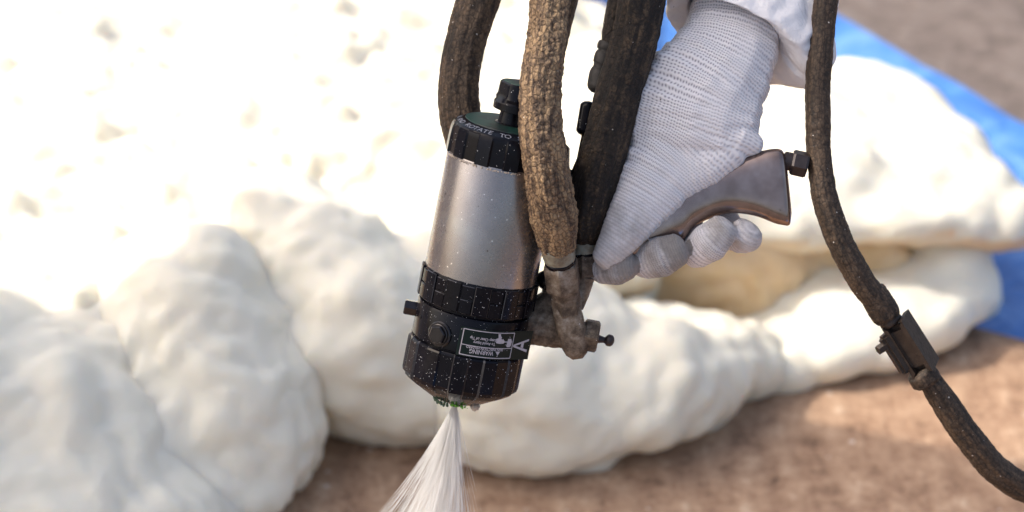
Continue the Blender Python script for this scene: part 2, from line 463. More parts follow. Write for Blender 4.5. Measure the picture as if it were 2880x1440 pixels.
def foam_body(name, blobs, voxel, amp, label, core=None, loc=None, seed=0, sm=4, rip=(1.15, 0.75, 0.3, 0.7)):
    bm = bmesh.new()
    for c, r, rz in blobs:
        ico(bm, c, r, Matrix.Rotation(rz, 4, 'Z'))
    me = remeshed(bm, name, voxel, sm, M_FOAM)
    co, no = np_verts(me), np_normals(me)
    disp = np.empty(len(co), dtype=np.float32)
    for i, (x, y, z) in enumerate(co):
        wx = noise.noise(V((x * 7, y * 7, z * 7 + seed))); wy = noise.noise(V((x * 7 + 31, y * 7, z * 7 + seed)))
        X, Y, Z = x + wx * 0.035, y + wy * 0.035, z + (wx - wy) * 0.02
        n1 = abs(noise.noise(V((X * 13, Y * 17, Z * 15 + seed)))); n1 = math.sqrt(n1 * n1 + 0.006)
        n2 = abs(noise.noise(V((X * 27 + 5, Y * 33, Z * 30 + seed)))); n2 = math.sqrt(n2 * n2 + 0.02)
        n3 = abs(noise.noise(V((X * 58, Y * 66, Z * 60 + seed)))); n3 = math.sqrt(n3 * n3 + 0.01)
        lump = noise.noise(V((X * 9, Y * 9, Z * 9 + seed + 50)))
        disp[i] = amp * (rip[0] * n1 + rip[1] * n2 + rip[2] * n3 + rip[3] * lump - 0.6)
    co = co + no * disp[:, None]
    co[:, 2] = np.maximum(co[:, 2], -0.03)
    me.vertices.foreach_set('co', co.astype(np.float32).ravel())
    cr = np.zeros(len(co), dtype=np.float32)
    if core is not None:
        for i in range(len(co)): cr[i] = core(co[i], no[i])
    add_attr(me, 'core', cr)
    me.polygons.foreach_set('use_smooth', [True] * len(me.polygons)); me.update()
    o = bpy.data.objects.new(name, me); COL.objects.link(o)
    tag(o, label, 'foam')
    return o
def inside(poly, x, y):
    c = False; j = len(poly) - 1
    for i in range(len(poly)):
        xi, yi = poly[i]; xj, yj = poly[j]
        if (yi > y) != (yj > y) and x < (xj - xi) * (y - yi) / (yj - yi) + xi: c = not c
        j = i
    return c
# the large field that fills the left and the back
blobs = []
poly = [(-700, -900), (1350, -900), (1400, -260), (1440, 20), (1640, 230), (1850, 440), (1800, 560), (1650, 760), (1300, 760), (1000, 640), (820, 620), (640, 700), (380, 800), (330, 950), (0, 930), (-700, 900)]
y = -850
while y < 1100:
    x = -650 + random.random() * 60
    while x < 2400:
        if inside(poly, x, y):
            zc = 0.075 + 0.018 * noise.noise(V((x / 400, y / 400, 0)))
            p = H(x + random.uniform(-35, 35), y + random.uniform(-25, 25), zc)
            blobs.append((p, (random.uniform(.05, .065), random.uniform(.06, .085), random.uniform(.052, .064)), random.uniform(-0.9, 0.5)))
        x += 85
    y += 62
foam_body('foam_field', blobs, 0.0065, 0.0120, 'broad rippled sheet of white foam filling the left background in full sun', seed=3, sm=60, rip=(0.9, 2.3, 0.9, 0.5))
def B(px, py, z, rx, ry, rz, rot=0.0): return (H(px, py, z), (rx, ry, rz), rot)
# lobes along the near edge, left to right
foam_body('foam_lobe', [B(-60, 1190, .06, .12, .13, .10), B(120, 1230, .055, .10, .12, .095, .3), B(280, 1340, .04, .085, .09, .08), B(60, 1420, .04, .13, .10, .07),
    B(200, 1120, .06, .09, .09, .08), B(-250, 1300, .05, .15, .16, .09), B(430, 1480, .02, .07, .08, .06), B(560, 1440, .015, .05, .06, .045)], 0.006, 0.013,
    'rounded lobe of white foam at the lower left corner', seed=11)
foam_body('foam_lobe', [B(540, 900, .10, .08, .10, .085, .2), B(600, 1020, .08, .08, .10, .08), B(660, 1130, .065, .075, .09, .07), B(720, 1220, .045, .062, .075, .055),
    B(440, 960, .085, .06, .08, .08), B(480, 1180, .05, .09, .10, .062), B(580, 1320, .03, .085, .07, .048), B(765, 1210, .03, .042, .05, .042)], 0.006, 0.013,
    'bulging lobe of white foam left of the spray, ending in a rounded nose', seed=21)
foam_body('foam_lobe', [B(780, 720, .115, .07, .08, .075), B(900, 820, .10, .08, .09, .085), B(1020, 940, .08, .085, .09, .085), B(1120, 1040, .055, .08, .07, .06), B(1050, 1110, .035, .065, .05, .042),
    B(1180, 900, .07, .08, .09, .08), B(1240, 1040, .055, .06, .07, .06), B(1160, 1130, .03, .06, .045, .036)], 0.006, 0.013,
    'lobe of white foam directly behind the black nozzle', seed=31)
foam_body('foam_lobe', [B(1480, 1110, .055, .085, .06, .06), B(1400, 1170, .04, .055, .05, .045), B(1580, 1170, .04, .085, .05, .048), B(1740, 1120, .045, .075, .06, .05), B(1850, 1080, .045, .06, .06, .055),
    B(1960, 1060, .035, .045, .05, .045), B(1540, 1000, .06, .10, .08, .065), B(1730, 1010, .045, .09, .065, .05), B(1930, 1010, .035, .07, .055, .042), B(2060, 1010, .025, .045, .045, .034), B(1400, 1050, .06, .07, .07, .065)], 0.0055, 0.013,
    'low lumpy lobe of white foam to the right of the spray on the brown board', seed=41)
# the torn slab on the right with a hollow beneath it
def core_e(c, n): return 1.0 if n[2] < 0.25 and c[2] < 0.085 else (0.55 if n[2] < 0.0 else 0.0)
foam_body('foam_slab', [B(1900, 430, .12, .14, .16, .05), B(2150, 440, .115, .13, .15, .05), B(2380, 470, .105, .13, .12, .042), B(2560, 530, .095, .10, .10, .036), B(2700, 590, .085, .075, .06, .028),
    B(2785, 640, .07, .045, .04, .020), B(1750, 560, .115, .10, .10, .045), B(2000, 590, .115, .13, .04, .032), B(2300, 340, .09, .14, .10, .045), B(2500, 430, .08, .10, .09, .04), B(2280, 610, .11, .14, .04, .024), B(1650, 700, .105, .07, .06, .055), B(2460, 610, .10, .09, .04, .022)], 0.006, 0.008,
    'raised foam slab on the right with a torn yellow underside', core=core_e, seed=51)
def core_b(c, n): return 1.0
hollow = foam_body('foam_core', [B(1830, 800, .055, .06, .022, .05), B(1950, 790, .06, .055, .016, .055), B(2070, 785, .06, .06, .022, .055), B(2200, 775, .055, .07, .014, .05), B(2330, 755, .055, .08, .02, .042), B(2480, 720, .05, .08, .02, .035), B(2600, 690, .045, .06, .02, .028)], 0.006, 0.015,
    'torn yellow brown foam core showing under the raised slab', core=core_b, seed=61)
foam_body('foam_tongue', [B(1850, 1010, .02, .10, .03, .028), B(2050, 1000, .018, .11, .035, .026), B(2250, 965, .02, .11, .045, .028), B(2430, 880, .028, .10, .06, .036), B(2580, 800, .03, .08, .07, .038), B(2660, 730, .045, .045, .06, .040),
    B(2350, 970, .01, .06, .045, .022), B(2640, 840, .01, .06, .04, .022), B(2150, 1025, .01, .06, .035, .024)], 0.006, 0.008,
    'sunlit tongue of white foam running out to the blue tarp', seed=71)

# ------------------------------------------------------------------ the spray gun
TIL = R(13.5); cT, sT = math.cos(TIL), math.sin(TIL)
def camvec(x, y, z): return CX * x + CY * y + CZ * z
AX_Y = camvec(0.196 * cT, 0.981 * cT, sT).normalized()          # from nozzle to cap
AX_X = camvec(0.981, -0.196, 0); AX_X = (AX_X - AX_Y * AX_X.dot(AX_Y)).normalized()
AX_Z = AX_X.cross(AX_Y).normalized()
G0 = P(1302, 1023, -70)
GM = Matrix((( AX_X.x * K, AX_Y.x * K, AX_Z.x * K, G0.x), (AX_X.y * K, AX_Y.y * K, AX_Z.y * K, G0.y),
             (AX_X.z * K, AX_Y.z * K, AX_Z.z * K, G0.z), (0, 0, 0, 1)))
gun = empty('spray_gun', G0)
tag(gun, 'foam spray gun with silver barrel and black ribbed caps, pointing down and spraying', 'spray gun')

def revolve(name, prof, mat, parent, n=96, M=GM, angle=32, cap=True, edge=False):
    """prof: list of (y, r) or (y, r_land, r_recess); sectors of 15 degrees alternate when three values are given"""
    bm = bmesh.new(); rings = []; worn = []
    faceted = len(prof[0]) == 3
    if faceted:
        ang = []
        for s in range(24):
            a0 = s * 15.0 + FACET_PHASE
            ang += [(a0 + 0.8, s % 2), (a0 + 14.2, s % 2)]
        for y, ra, rb in prof:
            rings.append([bm.verts.new(((ra if k == 0 else rb) * math.sin(R(a)), y, (ra if k == 0 else rb) * math.cos(R(a)))) for a, k in ang])
    else:
        for y, r in prof:
            rings.append([bm.verts.new((r * math.sin(2 * math.pi * i / n), y, r * math.cos(2 * math.pi * i / n))) for i in range(n)])
    for r0, r1 in zip(rings, rings[1:]):
        m = len(r0)
        for i in range(m):
            f = bm.faces.new((r0[i], r0[(i + 1) % m], r1[(i + 1) % m], r1[i]))
            if faceted and edge and i % 2 == 1 and (i * 7919) % 5 != 0: f.material_index = 1
    if cap:
        bm.faces.new(rings[0]); bm.faces.new(rings[-1])
    o = bm_obj(name, bm, mat, parent, M=M, angle=angle)
    if faceted and edge: o.data.materials.append(M_EDGE)
    return o
FACET_PHASE = -9.0
bcap = revolve('nozzle_cap', [(-100, 60, 60), (-101, 72, 72), (-99, 78, 78), (-62, 142, 142), (-52, 157, 152), (-44, 165.5, 159), (-34, 168, 162.5), (40, 168, 162.5), (58, 167.5, 162.5), (63, 165, 161), (66, 161, 159)], M_BLACK, gun, angle=12, edge=True)
revolve('nozzle_tip', [(-126, 5), (-126, 14), (-118, 20), (-104, 30), (-99, 34)], M_BLACK, gun, 40)
revolve('groove_ring', [(64, 150), (76, 150)], M_BLACK_CLEAN, gun)
ringp = revolve('valve_ring', [(72, 152), (72, 158), (74, 160), (168, 160), (174, 158), (176, 154), (176, 148)], M_BLACK, gun)
revolve('seal_ring', [(174, 149), (190, 149)], M_BLACK_CLEAN, gun)
revolve('barrel', [(268, 157.5), (270, 159), (604, 159), (607, 158)], M_STEEL, gun, 128)
# ribbed ring: raised blocks, T shaped cuts between them
FACET_PHASE = -1.5
rr = revolve('locking_ring', [(183, 150, 150), (184, 158, 158), (190, 161.5, 161.5), (266, 161.5, 161.5), (273, 160.5, 160.5), (275, 158, 158)], M_BLACK, gun, angle=12)
def block(name, a0, a1, y0, y1, r0, r1, mat, parent, bev=2.0, nseg=3):
    bm = bmesh.new(); vs_ = []
    for rr_, ins in ((r0, 0), (r1 - bev, 0), (r1, bev)):
        ring = []
        aa0, aa1 = a0 + math.degrees(ins / r1), a1 - math.degrees(ins / r1)
        for i in range(nseg + 1):
            a = R(aa0 + (aa1 - aa0) * i / nseg); ring.append((rr_ * math.sin(a), y0 + ins, rr_ * math.cos(a)))
        for i in range(nseg, -1, -1):
            a = R(aa0 + (aa1 - aa0) * i / nseg); ring.append((rr_ * math.sin(a), y1 - ins, rr_ * math.cos(a)))
        vs_.append([bm.verts.new(v) for v in ring])
    for A, B_ in zip(vs_, vs_[1:]):
        m = len(A)
        for i in range(m): bm.faces.new((A[i], A[(i + 1) % m], B_[(i + 1) % m], B_[i]))
    for f in bm.faces:
        if any(v in vs_[-1] for v in f.verts) : f.material_index = 1 if random.random() < 0.6 else 0
    t = vs_[-1]
    for i in range(nseg): bm.faces.new((t[i], t[i + 1], t[2 * nseg - i], t[2 * nseg + 1 - i]))
    o = bm_obj(name, bm, mat, parent, M=GM, angle=25); o.data.materials.append(M_EDGE); return o
for k in range(12):
    a = -31 + 30 * k
    b_ = block('rib', a, a + 15.5, 186, 271, 159, 167.5, M_BLACK, gun); reparent(b_, rr)
    lo = block('rib_bridge', a + 16.2, a + 29.2, 186, 226, 159, 165, M_BLACK, gun); reparent(lo, rr)
    hi = block('rib_bridge', a + 16.2, a + 29.2, 229.5, 266, 159, 164.2, M_BLACK, gun); reparent(hi, rr)
FACET_PHASE = 2.0
tcap = revolve('rear_cap', [(603, 158, 157), (605, 163.5, 158), (650, 163, 158), (672, 161.5, 157.5), (680, 160, 157.5), (686, 157.5, 156.5), (690, 154, 154)], M_BLACK_CLEAN, gun, angle=14)
face = revolve('green_face', [(686, 155), (690.5, 153), (704, 126)], M_BLACK_CLEAN, gun)
gf = revolve('green_reflection_disc', [(703, 127), (705.2, 126), (706, 60)], M_GREEN, gun)  # disc coloured to stand in for a green reflection
reparent(face, tcap); reparent(gf, tcap)
revolve('knob_stem', [(704, 44), (707, 44), (709, 36), (745, 33)], M_BLACK_CLEAN, gun, 48)
KN = GM @ Matrix.Translation((8, 0, 0)) @ Matrix.Rotation(R(14), 4, 'Y')
def prism_poly(name, pts_by_y, mat, parent, M, angle=25):
    bm = bmesh.new(); rings = []
    for y, r, n, ph, mixr in pts_by_y:
        rings.append([bm.verts.new((r * math.sin(a), y, r * math.cos(a))) for a in [2 * math.pi * i / 48 for i in range(48)]] if n == 0 else
                     [bm.verts.new((rad * math.sin(a), y, rad * math.cos(a))) for a, rad in [(2 * math.pi * i / 48, min(r * mixr, r / math.cos(((2 * math.pi * i / 48 - ph + math.pi / n) % (2 * math.pi / n)) - math.pi / n))) for i in range(48)]])
    for r0, r1 in zip(rings, rings[1:]):
        for i in range(48): bm.faces.new((r0[i], r0[(i + 1) % 48], r1[(i + 1) % 48], r1[i]))
    bm.faces.new(rings[0]); bm.faces.new(rings[-1])
    return bm_obj(name, bm, mat, parent, M=M, angle=angle)
knob = prism_poly('selector_knob', [(742, 38, 0, 0, 1), (744, 56, 0, 0, 1), (747, 65, 0, 0, 1), (766, 65, 0, 0, 1), (771, 61, 0, 0, 1), (780, 54, 4, 0.3, 1.16), (788, 51, 4, 0.3, 1.16), (820, 50, 4, 0.3, 1.16), (824, 47, 4, 0.3, 1.14)], M_BLACK_CLEAN, gun, KN)
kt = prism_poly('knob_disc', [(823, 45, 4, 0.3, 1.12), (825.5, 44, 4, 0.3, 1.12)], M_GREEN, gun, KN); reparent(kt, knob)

# black dome and lever standing to the right of the rear cap
def sweep_blob(bm, path, basis=None, n=10, flat=0.7, sub=2):
    """path of (px, py, w, across, depth); dense ellipsoids in the camera-plane frame"""
    pts = [(P(a[0], a[1], a[2]), a[3], a[4]) for a in path]
    for (p, ra, rb), (q, rc, rd) in zip(pts, pts[1:]):
        L = (q - p).length
        m = max(2, int(L / (min(ra, rc) * K * 0.28)))
        t = (q - p).normalized() if L > 1e-6 else CY
        z = (CZ - t * CZ.dot(t)); z = z.normalized() if z.length > 0.2 else CX
        x = t.cross(z).normalized()
        M3 = Matrix((x, t, z)).transposed().to_4x4()
        for i in range(m + 1):
            s = i / m
            a_, b_ = (ra + (rc - ra) * s) * K, (rb + (rd - rb) * s) * K
            ico(bm, p.lerp(q, s), (a_, min(a_, b_) * flat, b_), M3, sub)
    return bm
def blob_part(name, paths, mat, parent, voxel=4, sm=6):
    bm = bmesh.new()
    for pth in paths: sweep_blob(bm, pth)
    me = remeshed(bm, name, voxel * K, sm, mat)
    me.polygons.foreach_set('use_smooth', [True] * len(me.polygons))
    o = bpy.data.objects.new(name, me)
    if parent is not None:
        me.transform(Matrix.Translation(-parent.location)); o.parent = parent
    COL.objects.link(o); return o
blob_part('gun_body', [[(1556, 425, -60, 50, 50), (1550, 560, -60, 55, 60), (1530, 680, -60, 60, 60)],
                       [(1560, 560, -60, 55, 50), (1700, 520, -50, 60, 55), (1800, 500, -40, 62, 50), (1900, 540, -10, 60, 42)],
                       [(1640, 470, -60, 26, 26), (1608, 540, -60, 30, 30)], [(1775, 430, -45, 30, 26), (1765, 520, -30, 40, 30), (1745, 600, -20, 30, 25)],
                       [(1530, 790, -70, 30, 30), (1570, 770, -60, 30, 30)]], M_BLACK_CLEAN, gun)
lev = blob_part('safety_lever', [[(1655, 300, -60, 26, 24), (1643, 366, -60, 25, 24)], [(1644, 390, -60, 12, 12), (1632, 450, -60, 12, 12), (1612, 500, -60, 14, 14)]], M_BLACK_CLEAN, gun, 3, 3)

# hex bolts of the valve ring, and their washers
M_BOLT = simple('worn_black_steel', (0.035, 0.034, 0.038), 0.22, 0.8, 300, 0.5)
def bolt(name, th, y, r_base, rad, hgt, washer, ph=0.0):
    a = R(th)
    nrm = V((math.sin(a), 0, math.cos(a))); tan = V((math.cos(a), 0, -math.sin(a))); up = V((0, 1, 0))
    M = Matrix((( tan.x, nrm.x, up.x, nrm.x * r_base), (tan.y, nrm.y, up.y, y), (tan.z, nrm.z, up.z, nrm.z * r_base), (0, 0, 0, 1)))
    hexr = lambda r, n: [(r * math.cos(2 * math.pi * i / n + ph), r * math.sin(2 * math.pi * i / n + ph)) for i in range(n)]
    def lathe_n(nm, prof, n):
        bm = bmesh.new(); rings = [[bm.verts.new((x, h, z)) for x, z in hexr(r, n)] for h, r in prof]
        for r0, r1 in zip(rings, rings[1:]):
            for i in range(n): bm.faces.new((r0[i], r0[(i + 1) % n], r1[(i + 1) % n], r1[i]))
        bm.faces.new(rings[-1]); bm.faces.new(rings[0])
        return bm_obj(nm, bm, M_BOLT, gun, M=GM @ M, angle=25)
    h = lathe_n(name, [(-2, rad), (hgt - 3, rad), (hgt, rad * 0.86)], 6)
    if washer:
        w_ = lathe_n('washer', [(-6, washer), (3, washer), (6, washer - 3), (6, rad + 1)], 40); reparent(w_, h)
        w2 = lathe_n('collar', [(5, washer - 6), (10, washer - 7), (11, rad + 1)], 40); reparent(w2, h)
    return h
bolt('hex_bolt', -29, 110, 160, 27, 20, 37, 0.3)
bolt('hex_bolt', -88, 133, 152, 23, 42, 0, 0.15)
revolve('pin_hole', [(0, 5), (3, 5)], simple('hole_dark', (0.002, 0.002, 0.002), 0.9), gun, 16, M=GM @ Matrix.Translation((160 * math.sin(R(-62)), 130, 160 * math.cos(R(-62)))) @ Matrix.Rotation(R(-62), 4, 'Y') @ Matrix.Rotation(R(90), 4, 'X') @ Matrix.Translation((0, -1.5, 0)))

# warning plate: follows the ring, then runs straight off it to the right
PR, TH0 = 163.5, R(40)
U0 = PR * TH0
def on_plate(u, y, h=0.0):
    if u <= U0:
        a = u / PR; return V(((PR + h) * math.sin(a), y, (PR + h) * math.cos(a)))
    return V(((PR + h) * math.sin(TH0) + (u - U0) * math.cos(TH0), y, (PR + h) * math.cos(TH0) - (u - U0) * math.sin(TH0)))
bm = bmesh.new(); cols = []
for i in range(33):
    u = -24 + (207 + 24) * i / 32
    y1 = 152
    cols.append([bm.verts.new(on_plate(u, 68, 0)), bm.verts.new(on_plate(u, 152, 0)), bm.verts.new(on_plate(u, 152, -3.2)), bm.verts.new(on_plate(u, 68, -3.2))])
for A, B_ in zip(cols, cols[1:]):
    for k in range(4): bm.faces.new((A[k], A[(k + 1) % 4], B_[(k + 1) % 4], B_[k]))
bm.faces.new(cols[0]); bm.faces.new(cols[-1])
plate = bm_obj('warning_plate', bm, M_LABEL, gun, M=GM, angle=30)
bpy.context.view_layer.update()
def z2uy(zx, zy):
    """pixel of the label close-up (1280..1520, scale 9.908) to plate coordinates"""
    px, py = 1280 + zx / 9.908, 900 + zy / 9.908
    perp = (px - 1302) * 0.981 + (py - 1023) * 0.196
    s = (px - 1302) * 0.196 - (py - 1023) * 0.981
    cu = PR * math.sin(TH0)
    if perp <= cu: th = math.asin(perp / PR); u = PR * th; w = PR * math.cos(th)
    else: u = U0 + (perp - cu) / math.cos(TH0); w = PR * math.cos(TH0) - (u - U0) * math.sin(TH0)
    return u, (s + 0.235 * w) / cT
HP = 0.9
def print_polys(name, polys, mat, label_parent):
    bm = bmesh.new()
    for poly in polys:
        # densify long edges so that they follow the curve
        pts = []
        for (a, b_) in zip(poly, poly[1:] + poly[:1]):
            n = max(1, int(abs(a[0] - b_[0]) / 12))
            pts += [(a[0] + (b_[0] - a[0]) * i / n, a[1] + (b_[1] - a[1]) * i / n) for i in range(n)]
        bm.faces.new([bm.verts.new((x, y, 0)) for x, y in pts])
    bmesh.ops.triangulate(bm, faces=bm.faces)
    bmesh.ops.recalc_face_normals(bm, faces=bm.faces)
    for v in bm.verts: v.co = on_plate(v.co.x, v.co.y, HP)
    o = bm_obj(name, bm, mat, gun, M=GM); reparent(o, label_parent); return o
def bar(a, b_, wd):
    (ax, ay), (bx, by) = a, b_; L = math.hypot(bx - ax, by - ay); nx, ny = -(by - ay) / L * wd / 2, (bx - ax) / L * wd / 2
    n = max(1, int(L / 10)); out = []
    for i in range(n):
        s, t = i / n, (i + 1) / n
        p0 = (ax + (bx - ax) * s, ay + (by - ay) * s); p1 = (ax + (bx - ax) * t, ay + (by - ay) * t)
        out.append([(p0[0] + nx, p0[1] + ny), (p1[0] + nx, p1[1] + ny), (p1[0] - nx, p1[1] - ny), (p0[0] - nx, p0[1] - ny)])
    return out
fr = [(-14, 147), (141, 147), (141, 73), (-14, 73)]
polys = []
for a, b_ in zip(fr, fr[1:] + fr[:1]): polys += bar(a, b_, 2.4)
polys += bar((-14, 102), (141, 102), 2.0)
print_polys('label_frame', polys, M_PRINT, plate)
zp = lambda L: [z2uy(*q) for q in L]
print_polys('hazard_pictogram', [zp([(1225, 340), (1290, 340), (1290, 400), (1318, 430), (1300, 462), (1240, 462), (1222, 450)]),
    zp([(1150, 480), (1222, 450), (1300, 462), (1320, 505), (1180, 530), (1145, 505)]), zp([(1145, 560), (1180, 530), (1320, 505), (1345, 470), (1370, 512), (1385, 545), (1385, 575), (1350, 608), (1250, 612), (1165, 592)]),
    zp([(1382, 547), (1470, 552), (1462, 580), (1384, 572)]), zp([(1488, 478), (1572, 478), (1588, 560), (1560, 662), (1530, 710), (1455, 710), (1430, 670), (1460, 580)])], M_PRINT, plate)
print_polys('warning_triangle', [zp([(1135, 825), (1262, 830), (1190, 940)])], M_PRINT, plate)
print_polys('letter_mark', [zp([(1622, 650), (2065, 495), (2060, 550), (1640, 690)]), zp([(1620, 672), (1640, 662), (2005, 795), (1988, 865), (1620, 705)]), zp([(1858, 590), (1925, 600), (1893, 745), (1826, 722)])], M_PRINT, plate)
def text_mesh(s, bold=True):
    cu = bpy.data.curves.new('t', 'FONT'); cu.body = s; cu.size = 1.0; cu.resolution_u = 3
    if bold: cu.offset = 0.018
    o = bpy.data.objects.new('t', cu); COL.objects.link(o); bpy.context.view_layer.update()
    dg = bpy.context.evaluated_depsgraph_get(); me = bpy.data.meshes.new_from_object(o.evaluated_get(dg))
    bpy.data.objects.remove(o); bpy.data.curves.remove(cu)
    vs_ = np.array([v.co[:2] for v in me.vertices]); fs = [tuple(p.vertices) for p in me.polygons]
    bpy.data.meshes.remove(me); return vs_, fs
def print_text(name, s, u_right, u_left, y_base, cap_h, mat=M_PRINT):
    vs_, fs = text_mesh(s)
    x0, x1 = vs_[:, 0].min(), vs_[:, 0].max()
    out = [on_plate(u_right - (x - x0) / (x1 - x0) * (u_right - u_left), y_base - y / 0.72 * cap_h, HP) for x, y in vs_]
    o = mesh_obj(name, out, fs, mat, gun, smooth=False, M=GM); reparent(o, plate); return o
print_text('lettering', 'WARNING', 82, 12, 92.5, 12.5)
print_text('lettering', 'SKIN INJECTION HAZARD', 111, 1, 101.0, 7.2)
print_text('lettering', 'To Avoid Injury', 82, 18, 117, 8.2)
print_text('lettering', 'Keep Clear of Tip', 84, 7, 128.5, 8.2)

def ring_text(s, start_deg, step, r0, h, y0):
    """letters round the rear cap's face, feet outwards"""
    vv, ff = [], []
    for i, ch in enumerate(s):
        if ch == ' ': continue
        vs_, fs = text_mesh(ch, False)
        cx = (vs_[:, 0].min() + vs_[:, 0].max()) / 2
        a = R(start_deg + step * i); n0 = len(vv)
        for x, y in vs_:
            rr_ = r0 - y / 0.72 * h; t = (x - cx) / 0.72 * h * 1.25
            vv.append((rr_ * math.sin(a) + t * math.cos(a), y0 + (153 - rr_) * 0.5 + 0.9, rr_ * math.cos(a) - t * math.sin(a)))
        ff += [tuple(n0 + k for k in f) for f in fs]
    o = mesh_obj('cap_lettering', vv, ff, M_PRINT_DIM, gun, smooth=False, M=GM); reparent(o, tcap)
ring_text('PUSH IN AND ROTATE TO SET', -52 - 12 * 6.6, 6.6, 149, 15, 690.5)

# grip: loft of rounded sections along its axis
def loft(name, stations, mat, parent, M=None, n=40, power=2.6, angle=40, capped=True):
    """stations: (px, py, w, half_height, half_depth, tangent_px(dx, dy)); superellipse sections"""
    bm = bmesh.new(); rings = []
    for st in stations:
        px, py, w, hh, hd, (tx, ty) = st[:6]; pw = st[6] if len(st) > 6 else power
        L = math.hypot(tx, ty); nx, ny = -ty / L, tx / L
        ring = []
        for i in range(n):
            a = 2 * math.pi * i / n; c, s = math.cos(a), math.sin(a)
            u = math.copysign(abs(c) ** (2 / pw), c) * hh; v = math.copysign(abs(s) ** (2 / pw), s) * hd
            ring.append(bm.verts.new(P(px + nx * u, py + ny * u, w + v)))
        rings.append(ring)
    for r0, r1 in zip(rings, rings[1:]):
        for i in range(n): bm.faces.new((r0[i], r0[(i + 1) % n], r1[(i + 1) % n], r1[i]))
    if capped: bm.faces.new(rings[0]); bm.faces.new(rings[-1])
    return bm_obj(name, bm, mat, parent, angle=angle)
# stations given by their top and bottom outline points
def gst(top, bot, hd, w=0, pw=2.6):
    (x0, y0), (x1, y1) = top, bot
    hh = math.hypot(x1 - x0, y1 - y0) / 2
    return ((x0 + x1) / 2, (y0 + y1) / 2, w, hh, hd, (-(y1 - y0), (x1 - x0)), pw)
raw = [gst((1730, 575), (1790, 745), 40, -5, 2.2), gst((1790, 545), (1840, 722), 42, -3, 2.2), gst((1840, 520), (1885, 690), 44, 0, 2.2), gst((1890, 503), (1925, 672), 44, 0, 2.2),
       gst((1940, 488), (1955, 636), 43, 2, 2.3), gst((1990, 470), (2010, 610), 42, 3, 2.3), gst((2040, 456), (2056, 600), 42, 4, 2.4), gst((2085, 440), (2100, 603), 42, 5, 2.6), gst((2120, 430), (2138, 612), 43, 5, 2.9),
       gst((2155, 421), (2178, 628), 44, 5, 3.2), gst((2180, 418), (2205, 634), 44, 5, 3.6), gst((2193, 419), (2216, 635), 43, 5, 3.8), gst((2203, 426), (2223, 628), 38, 5, 3.8), gst((2212, 450), (2227, 600), 24, 5, 3.0)]
def densify(st, k=4):
    out = []
    for i in range(len(st) - 1):
        p0 = st[max(i - 1, 0)]; p1 = st[i]; p2 = st[i + 1]; p3 = st[min(i + 2, len(st) - 1)]
        for j in range(k):
            t = j / k
            cr = lambda a, b, c, d: 0.5 * (2 * b + (c - a) * t + (2 * a - 5 * b + 4 * c - d) * t * t + (3 * b - a - 3 * c + d) * t ** 3)
            vals = [cr(p0[q], p1[q], p2[q], p3[q]) for q in range(5)]
            tan = (cr(p0[5][0], p1[5][0], p2[5][0], p3[5][0]), cr(p0[5][1], p1[5][1], p2[5][1], p3[5][1]))
            out.append((*vals, tan, p1[6] + (p2[6] - p1[6]) * t))
    out.append(st[-1]); return out
grip = loft('grip', densify(raw), M_GRIP, gun, angle=50)
def hexnut(name, p, axis_px, r, length, mat, parent, w=0, n=6, ph=0.2, taper=0.85, cham=4):
    """prism of n sides whose axis runs along axis_px = (dx, dy, dw)"""
    ax = camvec(axis_px[0], -axis_px[1], axis_px[2]).normalized()
    a1 = ax.orthogonal().normalized(); a2 = ax.cross(a1)
    a1 = (CZ - ax * CZ.dot(ax)).normalized(); a2 = ax.cross(a1)
    c = P(p[0], p[1], w)
    bm = bmesh.new(); rings = []
    for h, rr_ in ((0, r * taper), (cham, r), (length - cham, r), (length, r * taper)):
        rings.append([bm.verts.new(c + ax * (h * K) + (a1 * math.cos(2 * math.pi * i / n + ph) + a2 * math.sin(2 * math.pi * i / n + ph)) * rr_ * K) for i in range(n)])
    for r0, r1 in zip(rings, rings[1:]):
        for i in range(n): bm.faces.new((r0[i], r0[(i + 1) % n], r1[(i + 1) % n], r1[i]))
    bm.faces.new(rings[0]); bm.faces.new(rings[-1])
    return bm_obj(name, bm, mat, parent, angle=28)
M_PLUG = simple('dark_plug', (0.035, 0.027, 0.027), 0.4, 0.4, 200, 0.5)
ga = (0.955, 0.22, 0)
pn = hexnut('plug_neck', (2203, 450), ga, 26, 34, M_PLUG, gun, 5, 24)
hexnut('hex_plug', (2226, 455), ga, 37, 46, M_PLUG, gun, 5, 6, 0.35, 0.9, 6)

# dirty side block, elbow and grease fitting
def rough_part(name, o_mesh_fn, amp, scale=0.02): pass
def roughen(o, amp, freq, seed=0):
    me = o.data; co, no = np_verts(me), np_normals(me)
    d = np.array([noise.noise(V((c[0] * freq + seed, c[1] * freq, c[2] * freq))) * 0.65 + 0.35 * noise.noise(V((c[0] * freq * 2.7, c[1] * freq * 2.7 + seed, c[2] * freq * 2.7))) for c in co.tolist()], dtype=np.float32)
    me.vertices.foreach_set('co', (co + no * (d * amp)[:, None]).astype(np.float32).ravel()); me.update(); return o
def subdiv(o, n):
    bm = bmesh.new(); bm.from_mesh(o.data)
    bmesh.ops.bevel(bm, geom=list(bm.edges), offset=2.2 * K, segments=1, affect='EDGES')
    bmesh.ops.subdivide_edges(bm, edges=bm.edges, cuts=n, use_grid_fill=True); bm.to_mesh(o.data); bm.free(); return o
sb = blob_part('side_block', [[(1500, 905, -75, 70, 60), (1560, 920, -60, 62, 50), (1625, 940, -45, 44, 42)], [(1520, 890, -75, 60, 50), (1560, 830, -70, 30, 35), (1585, 790, -60, 26, 30)]], M_DIRT, gun, 4, 3)
roughen(sb, 3.2 * K, 260)
